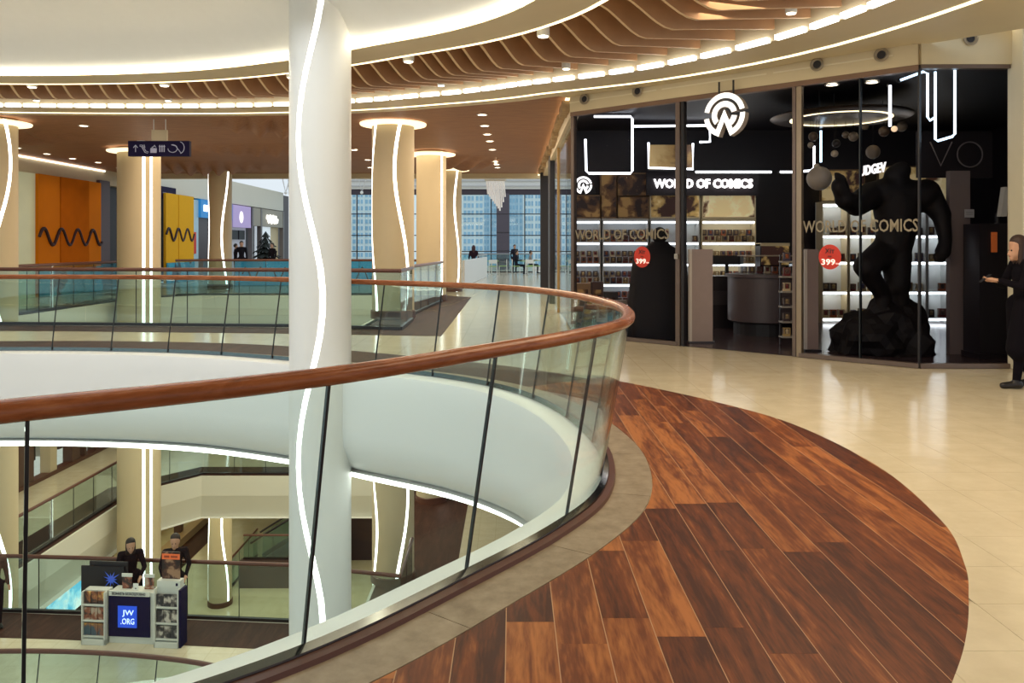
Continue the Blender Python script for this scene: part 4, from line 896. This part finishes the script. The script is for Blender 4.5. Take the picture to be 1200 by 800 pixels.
for i in range(4): A(q(979+i*3,203+i*1.5,-.62), .035, q(981+i*3,210,-.66), .035); A(q(1096+i*3,298,-.36), .035, q(1097+i*3,305,-.38), .035)
stt = fuse(seg, .03, 'statue', [st_m], False, 3); 
sb = Vector((X(1040,YS), YS, 0)); recentre(stt, sb); tag(stt, 'huge dark statue of a muscular crouching figure on rock behind the pane', 'statue')
rk = bmesh.new(); bmesh.ops.create_icosphere(rk, subdivisions=4, radius=1)
from mathutils import noise as mn
for v in rk.verts:
    d = v.co.copy(); s_ = 1+.30*mn.noise(d*1.7)+.14*mn.noise(d*4); v.co = Vector((d.x*s_*.74, d.y*s_*.5, (d.z*s_)*.66))
    v.co.z = max(-.10, v.co.z+.02); v.co.z += .10
me = bpy.data.meshes.new('rock_base'); rk.to_mesh(me); rk.free(); me.materials.append(st_m); ro = bpy.data.objects.new('rock_base', me); COL.objects.link(ro); ro.parent = stt; ro.location = (0, .05, 0)

# ================================================================== LEFT SHOP ROW (upper storey)
WX = -14.7
def LY(px): return -WX*F/(600-px)
def lz(py, Y): return EYE+(HOR-py)/F*Y
wl_ = root_struct('wall_left')
MB().box(WX-.5, 12, 3.78, WX, 30.2, 4.4).build('fascia', cream_d, wl_); MB().box(WX-.5, 30.2, 3.78, WX, 51, 4.95).build('fascia', mat('hall_white', (.74,.72,.62), .5, noise=.03), wl_)
MB().box(WX-.6, 12, 0, WX-.5, 54, 4.9).build('back_wall', shop_dark, wl_)
MB().box(WX+.01, 14, 4.24, WX+.05, 28.6, 4.27).build('light_line', led_white, wl_)
MB().box(WX-.3, LY(17)-3, 0, WX+.14, LY(35)+.3, 3.78).build('lit_panel', mat('pale_green_glass', (.50,.50,.32), .3, emit=(.7,.72,.45), es=.25, noise=.15, nscale=1.5), wl_)
MB().box(WX-.3, LY(113), 0, WX+.12, LY(125), 3.9).build('pilaster', mat('plum_pilaster', (.07,.03,.035), .4, noise=.1), wl_)
for a, b, nm in ((125, 186, 'dark_opening'),): MB().box(WX-.5, LY(a), 0, WX-.3, LY(b), 3.78).build(nm, black, wl_)
orange = [mat('hoarding_orange', (.66,.20,.008), .8, noise=.06, nscale=2, spec=.1), mat('hoarding_orange_cloth', (.52,.135,.006), .9, noise=.12, nscale=3, spec=.05), mat('hoarding_yellow', (.85,.44,.025), .8, noise=.05, spec=.1)]
def wave(parent, y0, y1, zc, per=.95, amp=.26, x=.03, r=.05):
    n = int((y1-y0)/.05); ph = 0
    MB().tube([(x, (y1-y0)*i/n, zc+amp*math.sin(2*PI*((y1-y0)*i/n)/per)) for i in range(n+1)], r, 6).build('wave_stripe', mat('wave_dark', (.03,.012,.02), .5, noise=.1), parent, True)
def hoarding(pa, pb, parts, label, ms, zc):
    y0, y1 = LY(pa), LY(pb); o = thing('hoarding', label, 'hoarding', None, (WX+.26, y0, 0))
    for i, (a, b) in enumerate(parts):
        MB().box(-.1, LY(a)-y0+.01, .0, .0+.02*(i % 2), LY(b)-y0-.01, 3.78).build('panel', ms[i], o)
    wave(o, y0, y1, zc); MB().box(0.03, 0, 0, .06, y1-y0, .85).build('base_panel', art_mat('blue_art', (.02,.30,.48), (.03,.38,.55), (.01,.02,.06), 1.2), o)
hoarding(35, 110, [(35,61),(61,95),(95,110)], 'orange shop hoarding with a dark wavy stripe and a hanging cloth', [orange[0], orange[1], orange[0]], 1.86)
hoarding(187, 220, [(187,202),(202,220)], 'yellow shop hoarding with a dark wavy stripe', [orange[2], orange[2]], 2.05)
t = thing('navy_sign', 'small navy sign above the yellow hoarding', 'sign', None, (WX+.08, LY(193), 3.75)); MB().box(0,-.9,-.22,.06,.8,.30).build('board', navy, t)
MB().box(.06,-.5,.0,.07,-.2,.06).box(.06,.0,.0,.07,.4,.06).build('marking', mat('sign_dim', (.2,.2,.3), .5, noise=.05), t)
t = thing('shop_window', 'pale blue glazed shop window with dark branching lines beside the yellow hoarding', 'window', None, (WX, LY(220), 0)); MB().box(-.2,0,0,-.02,LY(233)-LY(220),3.7).build('pane', mat('pale_blue', (.30,.45,.52), .25, emit=(.3,.45,.52), es=.25, noise=.25, nscale=1.5), t)
MB().tube([(.0,.1,3.6),(.0,.6,2.9),(.0,.3,2.3),(.0,.9,1.6),(.0,.5,.9)], .03, 6).build('branch_line', black, t); MB().box(0,.4,1.2,.03,.9,2.2).build('red_poster', red, t)
t = thing('blue_shop_sign', 'bright blue shop sign with a white lit word over a dark entrance', 'shop front', None, (WX, LY(233), 0)); dy = LY(270)-LY(233)
MB().box(-.2,0,2.9,.1,dy,3.75).build('sign_box', mat('sign_blue', (.02,.20,.50), .4, emit=(.02,.2,.5), es=.5, noise=.05), t); MB().box(.1,.35,3.2,.12,.75,3.5).box(.1,.85,3.2,.12,1.1,3.5).box(.1,1.2,3.2,.12,1.5,3.5).build('lit_marks', neon, t); MB().box(-.3,0,0,-.05,dy,2.9).build('entrance', mat('entrance_dark', (.07,.05,.055), .4, noise=.1), t)
t = thing('lilac_shop_front', 'lilac shop fascia with a white oval sign over a pale interior', 'shop front', None, (WX, LY(271), 0)); dy = LY(292)-LY(271)
MB().box(-.2,0,2.55,.1,dy,3.72).build('sign_band', mat('lilac', (.46,.36,.66), .5, emit=(.46,.36,.66), es=.3, noise=.05), t); MB().sphere((.12,dy*.45,3.1), .5, 20).build('oval_sign', emis('oval_white', (1,.9,1), 1.2), t, True).scale = (.2,1,1); MB().box(-.3,0,0,-.2,dy,2.55).build('interior', mat('pale_interior', (.45,.46,.52), .5, emit=(.5,.52,.6), es=.2, noise=.1), t)
for a, b in ((.3,1.3),(1.5,2.4)): MB().box(-.18,a,1.9,-.1,b,2.4).build('menu_screen', black, t)
t = thing('cafe_shop', 'grey framed cafe front with a pale lit sign', 'shop front', None, (WX, LY(293), 0)); dy = LY(331)-LY(293)
MB().box(-.1,0,2.7,.1,dy,3.72).build('sign_band', mat('cafe_grey', (.36,.33,.27), .5, noise=.05), t); MB().tube([(.14,dy*.42+.09*i,3.15+.22*math.sin(i*1.1)) for i in range(24)], .07, 8).build('lit_script', emis('cafe_white', (1,.98,.9), 2), t, True)
for y in (0, dy*.25, dy-.25): MB().box(-.12,y,0,.12,y+.25,3.72).build('frame_post', mat('frame_grey', (.16,.14,.14), .4, noise=.05), t)
MB().box(-.3,dy*.27,0,-.2,dy*.7,2.7).build('window_pane', mat('pane_bright', (.6,.65,.68), .3, emit=(.8,.9,1), es=.5, noise=.1), t); MB().box(-.3,dy*.7,0,-.2,dy-.25,2.7).build('wall_panel', shelf_y, t)
# fir tree in front of the cafe
t = thing('fir_tree', 'dark potted fir tree in front of the cafe window', 'tree', None, (-13.1, 42.2, 0)); mb = MB()
mb_t = MB().lathe([(.10,0),(.05,2.1)], (0,0,0), 10).build('trunk', kerb_m, t); 
for k in range(7):
    r = .95-k*.12; z = .5+k*.26
    for i in range(18):
        a = i*2*PI/18+k*.3; rr = r*(.75+.4*random.random()); mb.add([(0,0,z+.28),(rr*math.cos(a-.16),rr*math.sin(a-.16),z-.05),(rr*1.1*math.cos(a),rr*1.1*math.sin(a),z-.18*random.random()),(rr*math.cos(a+.16),rr*math.sin(a+.16),z-.05)], [(0,1,2),(0,2,3),(1,3,2),(0,3,1)])
mb.build('branches', mat('fir_dark', (.010,.016,.012), .8, noise=.3), t)
# blue hoarding with black squiggles at the far court rail
t = thing('blue_counter', 'bright blue counter with black squiggle drawings beyond the court', 'counter', None, (-11.0, 31.5, 0)); MB().box(0,0,0,5.6,.6,.95).build('body', mat('counter_blue', (.03,.36,.62), .45, emit=(.03,.36,.62), es=.2, noise=.1), t); MB().box(-.05,-.05,.95,5.65,.65,1.0).build('top', rail_m, t)
for k in range(5): 
    x = .3+k*1.1; MB().tube([(x+.12*i, -.01, .45+.28*math.sin(i*1.3+k)) for i in range(8)], .03, 6).build('squiggle', black, t, True)
# steel roof members in the hall beyond
for k in range(4):
    x = -13.4+k*1.5; t = thing('roof_strut', 'white steel V strut under the hall roof beyond the shops', 'roof strut', 'white steel V struts', (x, 47, 4.6)); MB().tube([(-.35,0,1.6),(0,0,.1),(.45,0,1.6)], .06, 8).build('strut', white, t, True); MB().sphere((0,0,.1), .1, 10).build('node', white, t, True)
# ================================================================== FOOD COURT AND WINDOW WALL
YW = 52.0
ww = root_struct('wall_far')
def xw(px, Y=YW): return (px-600)/F*Y
MB().box(-14.6, YW-.1, 4.9, 9, YW+.3, 5.25).build('dark_beam', mat('beam_plum', (.05,.035,.05), .5, noise=.1), ww)
MB().box(-14.6, YW-.2, 5.25, 9, YW+.4, 7.2).build('upper_louvres', mat('louvre_white', (.78,.78,.75), .5, noise=.05), ww)
for k in range(5): MB().box(-14.6, YW-.3, 5.4+k*.35, 9, YW-.2, 5.5+k*.35).build('louvre', mat('louvre_grey', (.55,.55,.55), .5, noise=.05), ww)
MB().box(xw(582), YW-.4, 0, xw(597), YW+.2, 4.95).build('pillar', mat('pillar_plum', (.09,.075,.10), .4, noise=.1), ww)
for k in range(3): MB().box(xw(582)-.01, YW-.42, 1.2+k*1.2, xw(597)+.01, YW-.4, 1.23+k*1.2).build('pillar_joint', black, ww)
for z in (1.15, 2.2, 3.6): MB().box(-14.6, YW, z, 9, YW+.08, z+.06).build('transom', metal_dk, ww)
for k in range(11): x = -14.6+k*2.2; MB().box(x, YW, 0, x+.07, YW+.1, 4.95).build('mullion', metal_dk, ww); MB().box(x+.07, YW+.03, .05, x+2.2, YW+.05, 4.9).build('glass_pane', glass_win, ww)
MB().box(-14.6, YW, 0, 9, YW+.15, .25).build('sill', white, ww)
balustrade_poly([(-4.0,46.5),(1.2,46.5)], 0, 'glass railing with grey handrail before the tall food court windows', glass_far, mat('rail_grey', (.30,.32,.34), .3, .5, noise=.05), top=1.06)
t = thing('white_parapet', 'sloping white parapet with a steel rail on the food court walkway', 'parapet', None, (0,0,0)); MB().prism([(-1.95,31),(-1.85,31),(-1.25,40),(-1.35,40)], 0, 1.0).build('panel', mat('parapet_white', (.82,.82,.78), .4, noise=.02), t)
MB().tube([(-1.55,36,1.12),(-1.27,40,1.12)], .03, 8).build('rail', mat('rail_steel', (.45,.45,.45), .3, .8, noise=.05), t)
for k in range(5): y = 36+k; MB().tube([(-1.9+.6*(y-31)/9,y,1.0),(-1.9+.6*(y-31)/9,y,1.12)], .02, 6).build('rail_post', MATS['rail_steel'], t)
green = mat('seat_green', (.30,.45,.14), .5, noise=.08); chw = mat('chair_white', (.78,.78,.72), .4, noise=.03)
def chair(x, y, rz, label):
    o = thing('cafe_chair', label, 'chair', 'white cafe chairs in the food court', (x, y, 0), rz)
    MB().box(-.22,-.22,.44,.22,.22,.48).build('seat', green, o)
    for sx in (-.2,.2):
        for sy in (-.2,.2): MB().tube([(sx*1.08,sy*1.08,0),(sx,sy,.46 if sy < 0 else .82)], .02, 6).build('leg', chw, o)
    MB().box(-.21,.18,.62,.21,.22,.82).build('backrest', chw, o)
    return o
def table(x, y, label):
    o = thing('cafe_table', label, 'table', 'cafe tables in the food court', (x, y, 0)); MB().lathe([(.001,.71),(.40,.71),(.41,.73),(.40,.745),(.001,.745)], (0,0,0), 24).build('table_top', green, o)
    MB().tube([(0,0,.02),(0,0,.71)], .035, 8).build('post', chw, o); MB().lathe([(.25,0),(.24,.02),(.04,.03)], (0,0,0), 20).build('base', chw, o)
for i, (px, Y) in enumerate(((576,43),(618,43),(634,44.5))):
    x = xw(px, Y); table(x, Y, ['small green-topped table beside the end of the white parapet','green-topped table in front of the window pillar','green-topped table next to the black door post'][i])
    w_ = ['at the parapet table','at the pillar table','at the door post table'][i]
    chair(x-.62, Y, PI/2, 'white chair with green seat, left side, '+w_); chair(x+.62, Y+.1, -PI/2, 'white chair with green seat, right side, '+w_)
    if i < 2: chair(x+.1, Y-.65, PI, 'white chair with green seat, back to the walkway, '+w_)
person('woman with long dark red hair standing behind the white parapet', (xw(555,38), 38, 0), PI, 1.58, (.03,.015,.02), (.02,.02,.03), hair=(.05,.012,.012), voxel=.03, longhair=True)
person('person in black seated at the green table in front of the window pillar', (xw(618,43)-.60, 43, .0), PI/2, 1.75, (.02,.02,.025), (.02,.02,.03), voxel=.03, sit=True)
person('person in pale top seated at the table next to the black door post', (xw(634,44.5)-.6, 44.5, .0), PI/2, 1.7, (.30,.26,.24), (.03,.03,.04), voxel=.03, sit=True)
person('person in dark jacket seated facing the pale top at the door post table', (xw(634,44.5)+.6, 44.6, .0), -PI/2, 1.78, (.02,.015,.02), (.02,.02,.03), voxel=.03, sit=True)
person('person in dark clothes standing by the window railing', (xw(603,45.6), 45.6, 0), .4, 1.62, (.02,.02,.03), (.02,.02,.03), voxel=.03)
person('tall person in a black jacket standing by the lilac shop', (xw(283,37.5), 37.5, 0), .5, 1.78, (.012,.010,.014), (.012,.010,.014), voxel=.03)
person('shorter person in black beside the tall one at the lilac shop', (xw(276,37.8), 37.8, 0), 2.0, 1.66, (.014,.012,.016), (.012,.012,.014), voxel=.03)
person('person in dark coat standing under the pale cafe sign', (xw(322,39), 38.6, 0), -.6, 1.7, (.016,.012,.014), (.012,.012,.014), voxel=.03)
# hanging lamp of glass tubes
t = thing('tube_chandelier', 'hanging chandelier of slanting frosted tubes at the food court entrance', 'chandelier', None, ((582-600)/F*30.17, 30.17, 4.03)); 
MB().box(-.45,-.05,.0,.35,.05,.06).build('rail', white, t)
for k in range(11):
    x = -.38+k*.065; L = .5+.09*k if k < 8 else 1.2-.2*(k-7); MB().tube([(x,.0,0),(x+.05,0,-L)], .028, 8).build('tube', mat('frosted', (.8,.82,.82), .3, emit=(1,1,1), es=.25, noise=.02), t)
MB().tube([(-.05,0,.05),(-.05,0,.10)], .01, 6).build('cable', white, t)
# towers outside
def tower(pa, pb, Y, h_, label, body, win, cols):
    xa, xb = xw(pa, Y), xw(pb, Y); o = thing('skyscraper', label, 'building', None, (xa, Y, -60)); W = xb-xa
    MB().box(0,0,0,W,W,h_).build('tower_body', body, o); mb = MB(); cw = W/cols
    for i in range(cols):
        for k in range(int(h_/3.6)-1): mb.box(i*cw+cw*.18,-.3,k*3.6+1.2,(i+1)*cw-cw*.12,.05,k*3.6+3.4)
    tag(mb.build('window_grid', win, o), kind='stuff'); mb = MB()
    for i in range(0, cols+1, 3): MB().box(i*cw-.5,-.9,0,i*cw+.5,.1,h_).build('pier', body, o)
bw = mat('tower_cream', (.90,.93,.90), .6, noise=.05, nscale=.2); bwin = mat('tower_blue', (.36,.58,.74), .3, noise=.25, nscale=.15); bl = mat('tower_bluebody', (.58,.74,.84), .4, noise=.1, nscale=.1)
tower(528, 566, 400, 160, 'pale tower block with rows of blue windows behind the left panes', bw, bwin, 8)
tower(562, 586, 460, 150, 'blue glass tower beside the pale one outside the window', bl, bwin, 6)
tower(596, 616, 420, 160, 'blue tower right of the window pillar outside', bl, bwin, 5)
tower(614, 650, 380, 170, 'cream tower with small windows at the door post outside', bw, bwin, 9)
tower(398, 446, 430, 160, 'pale tower seen outside between the columns', bw, bwin, 10)
struct(MB().box(-700, 90, -61, 700, 900, -60).build('ground_outside', mat('city_ground', (.35,.37,.36), .9, noise=.2, nscale=.02), None))
# ================================================================== HANGING DIRECTION SIGN
t = thing('direction_sign', 'hanging navy direction sign with thin white pictograms under the slatted ceiling', 'sign', None, P(186,174,17.0)); k = 17.0/F
MB().box(-36*k,0,-9*k,36*k,.10,9*k).build('board', navy, t)
ic = mat('icon_grey', (.34,.34,.42), .5, emit=(.4,.4,.5), es=.3, noise=.05); ln = lambda pts, r=.008, c=False: MB().tube([(x*k,-.006,z*k) for x, z in pts], r, 6, c).build('pictogram', ic, t)
ln([(-27,-4),(-27,3.5)]); ln([(-29.5,1),(-27,4),(-24.5,1)])
ln([(-22,4),(-19,4),(-15,-3),(-12,-4),(-13,-5.5),(-16,-4.5),(-20,2.5),(-22,2.5)], .008, True); ln([(-17,4.5),(-16,1)])
for i in range(3): ln([(-9.5,-4.5+i*1.6),(-2.5,-4.5+i*1.6),(-2.2,-3.4+i*1.6),(-9.2,-3.2+i*1.6)], .012, True)
ln([(-8,1),(-5,3),(-3,1.5),(-5,4)])
for x in (1.5,4,6.5): ln([(x,-4),(x,3)], .012); ln([(x-1,2),(x,4),(x+1,2)])
import itertools
ln([(11+6*(1-math.cos(a))*.9, 0-4.5*math.sin(a)) for a in [i*PI/12 for i in range(0, 20)]]+[(20,3),(23,-1),(26,-5)]); ln([(24+6*math.cos(a), 1+7*math.sin(a)) for a in [-1.3+i*.22 for i in range(13)]])
MB().box(-9*k,.02,9*k,9*k,.08,22*k).build('bracket', cream, t); MB().tube([(-7*k,.05,22*k),(-7*k,.05,40*k)], .012, 6).build('rod', white, t); MB().tube([(7*k,.05,22*k),(7*k,.05,40*k)], .012, 6).build('rod', white, t)

# ================================================================== STOREYS BELOW
Zl = LV[1]
wll = root_struct('wall_left_lower'); MB().box(WX-2.6, 14, Zl, WX-2.5, 54, Zl+4.4).build('back_wall', mat('lower_back', (.42,.36,.28), .5, noise=.1), wll)
MB().box(WX-.3, 14, Zl+3.6, WX, 54, Zl+4.4).build('fascia', cream_d, wll); MB().box(WX-.25, 14, Zl, WX+.05, 54, Zl+.12).build('sill', kerb_m, wll)
frm = mat('shop_post_brown', (.10,.05,.035), .4, noise=.1)
for i, (a, b) in enumerate(((5,39),(58,66),(84,93),(99,101),(112,116),(130,145))): MB().box(WX-.3, LY(a), Zl, WX+.02, LY(b), Zl+3.7).build('pilaster', frm if i != 1 else cream_d, wll)
for k in range(8): y = 23.8+k*.95; MB().box(WX-1.9, y, Zl, WX-1.6, y+.5, Zl+1.4+.3*(k % 3)).build('display_rack', [black, white, frm][k % 3], wll)
MB().box(WX-2.4, 14, Zl+3.5, WX-.5, 44, Zl+3.55).build('shop_ceiling_light', emis('shop_white', (1,.95,.85), 1.2), wll)
Zg = LV[2]
wlg = root_struct('wall_left_ground'); MB().box(WX-2.6, 14, Zg, WX-2.5, 54, Zg+4.4).build('back_wall', mat('ground_back', (.30,.22,.13), .5, noise=.3, nscale=1.5), wlg)
MB().box(WX-.3, 14, Zg+3.4, WX, 54, Zg+4.4).build('fascia', cream_d, wlg); MB().box(WX-.1, 29, Zg, WX+.35, 48, Zg+.35).build('sill', mat('sill_tan', (.42,.27,.13), .5, noise=.1), wlg); MB().box(WX+.35, 29, Zg, WX+1.3, 48, Zg+.02).build('floor_border', band_m, wlg)
for y in (29, 32.2, 35.2, 38.2, 41.2, 44.2): MB().box(WX-.3, y, Zg, WX, y+.3, Zg+3.5).build('pilaster', frm, wlg)
for k in range(12): y = 32.8+k*.75; MB().box(WX-1.6, y, Zg+.3, WX-1.1, y+.45, Zg+.9+.45*(k*7 % 4)).build('goods', [mat('goods_gold', (.6,.42,.12), .5, emit=(.6,.42,.12), es=.25, noise=.2), frm, mat('goods_pale', (.6,.58,.5), .5, noise=.2), black][k % 4], wlg)
MB().box(WX-2.3, 30, Zg+3.3, WX-.5, 46, Zg+3.34).build('shop_ceiling_light', emis('shop_warm', (1,.85,.5), 1.5), wlg)
t = thing('lit_screen', 'large cyan lit window screen on the lowest storey', 'screen', None, (WX+.02, 26.2, Zg)); MB().box(0,-1.2,.9,.06,1.5,2.3).build('display', art_mat('cyan_art', (.10,.55,.85), (.45,.85,1.0), (.9,1,1), 1.2, .9), t); MB().box(-.02,-1.3,0,.05,1.6,.9).build('stand', metal_dk, t); MB().box(-.02,-1.3,2.3,.08,1.6,2.4).build('frame', metal_dk, t)
struct(MB().box(-20, 53, Zg, 12, 53.2, -1.4).build('wall_far_lower', mat('far_beige', (.50,.42,.27), .6, noise=.08), None))
struct(MB().box(-7.6, 33, Zg, 4, 33.2, Zg+4.4).build('wall_ground_shop', mat('ground_dark', (.03,.014,.018), .5, noise=.2), None))
# escalator on the lowest storey
t = thing('escalator', 'escalator with dark cladding and glass sides on the lowest storey', 'escalator', None, (-10.4, 30.3, Zg))
MB().box(0,0,0,3.6,.25,1.05).build('plinth', mat('esc_dark', (.055,.03,.03), .4, noise=.1), t)
for yy in (.9, 2.1):
    MB().add([(.2,yy,.0),(.2,yy+.12,.0),(5.2,yy+.12,3.2),(5.2,yy,3.2),(.2,yy,.5),(.2,yy+.12,.5),(5.2,yy+.12,3.7),(5.2,yy,3.7)], [(0,1,2,3),(4,7,6,5),(0,4,5,1),(1,5,6,2),(2,6,7,3),(3,7,4,0)]).build('truss', mat('esc_blue', (.10,.16,.19), .3, .4, noise=.1), t)
    MB().add([(.2,yy+.05,.5),(.2,yy+.07,.5),(5.2,yy+.07,3.7),(5.2,yy+.05,3.7),(.2,yy+.05,1.35),(.2,yy+.07,1.35),(5.2,yy+.07,4.55),(5.2,yy+.05,4.55)], [(0,1,2,3),(4,7,6,5),(0,4,5,1),(1,5,6,2),(2,6,7,3),(3,7,4,0)]).build('glass_side', glass_far, t)
    MB().tube([(.1,yy+.06,1.36),(5.3,yy+.06,4.60)], .04, 8).build('handrail', black, t)
for k in range(16): x = .2+k*.31; MB().box(x,1.05,k*.2,x+.33,2.1,k*.2+.22).build('step', metal_dk, t)
balustrade_poly([(-10.75,30.2),(-10.75,33.5)], Zg, 'glass railing beside the escalator on the lowest storey')
balustrade_poly([(-10.3,30.45),(-6.9,30.45)], Zg+1.06, 'glass railing on the dark plinth of the escalator', top=.9)
# ---- information stand
B = thing('information_stand', 'white literature stand with a navy front screen and magazine racks', 'stand', None, (-7.02, 14.65, Zl), -.08)
wb_ = mat('stand_white', (.70,.71,.66), .45, noise=.02); nb = mat('stand_navy', (.006,.005,.045), .5, noise=.05, spec=.2)
MB().box(-.43,0,0,.48,.28,.94).build('counter', wb_, B); MB().box(-.43,-.03,.88,.36,.0,.97).build('header', wb_, B)
text('header_lettering', 'ВІЗЬМІТЬ БЕЗКОШТОВНО', (-.04,-.034,.925), (1,0,0), mat('lettering_dark', (.03,.03,.05), .5, noise=.05), B, width=.64, height=.05, extrude=.002, offset=.012)
MB().box(-.43,-.025,.13,.36,.0,.87).build('screen', nb, B)
sc = MB().box(-.25,-.032,.30,.115,-.026,.70).build('logo_square', emis('logo_blue', (.015,.07,.62), .7), B)
text('lettering', 'JW', (-.05,-.038,.565), (1,0,0), emis('logo_text', (.75,.9,1), 1.0), B, width=.22, height=.125, extrude=.002, offset=.006); text('lettering', '.ORG', (-.06,-.038,.42), (1,0,0), MATS['logo_text'], B, width=.26, height=.11, extrude=.002, offset=.006)
def rack(x0, w_, h_, ink, side):
    r = MB().box(x0,-.12,0,x0+w_,.14,.10).box(x0,-.02,.1,x0+w_,.14,h_).box(x0,-.12,0,x0+.02,.0,h_).box(x0+w_-.02,-.12,0,x0+w_,.0,h_).build('rack', wb_, B)
    for j in range(3):
        z = .16+j*.29; MB().box(x0+.02,-.10,z-.03,x0+w_-.02,-.02,z).build('pocket', wb_, r)
        for c in range(3):
            ww_ = (w_-.08)/3; MB().box(x0+.03+c*(ww_+.01),-.08,z,x0+.03+c*(ww_+.01)+ww_,-.05,z+.22).build('magazine', ink[j], r)
mg = [art_mat('mag_a', (.06,.10,.14), (.25,.12,.08), (.6,.3,.08), 5), art_mat('mag_b', (.05,.03,.03), (.30,.10,.06), (.45,.35,.28), 7), art_mat('mag_c', (.05,.03,.03), (.35,.12,.05), (.7,.45,.15), 6), art_mat('mag_d', (.03,.03,.04), (.2,.18,.17), (.6,.55,.5), 8)]
rack(-.90, .45, .97, mg[:3], 0); rack(.49, .46, 1.07, [mg[3], mg[3], mg[3]], 1)
MB().box(.95,-.1,0,.99,.14,1.05).build('side_panel', nb, B); MB().box(.50,-.03,1.07,.94,.12,1.19).build('top_card', wb_, B); MB().box(.86,-.034,1.10,.90,-.03,1.15).build('card_mark', nb, B)
bx = Matrix.Translation((-7.02,14.65,Zl)) @ Matrix.Rotation(-.08, 4, 'Z')
def onstand(nm, lab, cat, x, y, z): return thing(nm, lab, cat, None, bx @ Vector((x,y,z)), -.08)
t = onstand('poster_card', 'upright black and orange poster card on top of the right magazine rack', 'poster', .72, .06, 1.19); MB().box(-.17,0,0,.17,.02,.50).build('card', art_mat('card_art', (.02,.012,.012), (.08,.03,.02), (.35,.2,.12), 6), t); MB().box(-.17,-.004,.36,.17,0,.46).build('title_band', mat('card_orange', (.75,.14,.04), .5, emit=(.75,.14,.04), es=.25, noise=.05), t)
MB().box(-.13,-.006,.39,-.03,-.004,.43).box(.0,-.006,.39,.13,-.004,.43).build('print', mat('card_letters', (.35,.06,.02), .5, noise=.05), t)
for i, x in enumerate((-.18, .25)):
    t = onstand('brochure_stand', ['open brochure on a small easel, left one on the counter','open brochure on a small easel beside the right rack'][i], 'brochure', x, .15, .941); MB().box(-.09,0,0,.09,.015,.22).build('cover', mg[1], t); MB().box(-.10,-.004,.22,.10,.015,.28).build('heading', wb_, t); MB().box(-.08,.015,0,.08,.10,.01).build('easel', metal_dk, t)
t = onstand('white_card', 'small white card standing between the two brochures', 'card', .03, .08, .941); MB().box(-.05,0,0,.05,.01,.13).build('card', white, t); MB().box(-.012,-.003,.03,.012,0,.05).build('print', black, t)
t = onstand('display_board', 'black display board with a blue splash behind the left magazine rack', 'board', -.75, .34, 0); MB().box(-.45,0,.6,.40,.03,1.26).box(-.30,.03,.62,.45,.06,1.34).build('board', mat('board_black', (.008,.007,.012), .5, noise=.1), t)
for x in (-.3,.3): MB().box(x-.02,.0,0,x+.02,.05,.62).build('leg', black, t)
mb = MB()
for i in range(11):
    a = i*2*PI/11; L = .12+.08*((i*5) % 3)/2; c = Vector((.15,-.006,1.02)); mb.add([c+Vector((.05*math.cos(a-.35),0,.05*math.sin(a-.35))), c+Vector((L*math.cos(a),0,L*math.sin(a))), c+Vector((.05*math.cos(a+.35),0,.05*math.sin(a+.35))), c, c+Vector((0,.004,0))], [(3,0,1),(3,1,2),(4,1,0),(4,2,1)])
mb.build('splash', mat('splash_blue', (.06,.12,.60), .5, emit=(.06,.12,.6), es=.3, noise=.1), t)
person('man with short dark hair in a black jacket behind the right magazine rack', (xw(204,15.4), 15.45, Zl), .35, 1.72, (.012,.010,.014), (.012,.012,.016), hair=(.02,.014,.012), voxel=.015, pose=dict(face=(-.2,-.9,-.35), elL=(.25,-.05,1.12), wrL=(.2,-.22,.98), elR=(-.25,-.05,1.12), wrR=(-.2,-.25,1.0)))
person('woman in a black hooded coat bending over the counter of the stand', (xw(151,15.4), 15.47, Zl), .45, 1.66, (.012,.009,.014), (.012,.012,.016), hair=(.012,.008,.008), voxel=.015, coat=True, longhair=True, pose=dict(face=(.1,-.85,-.5), hd=(0,-.06,1.54), elL=(.25,-.08,1.10), wrL=(.18,-.28,1.0), elR=(-.25,-.08,1.10), wrR=(-.18,-.30,1.02)))
person('person in brown coat standing by the rail on the storey below', (xw(-7,15.2), 15.2, Zl), .9, 1.6, (.10,.06,.05), (.02,.012,.016), voxel=.018)
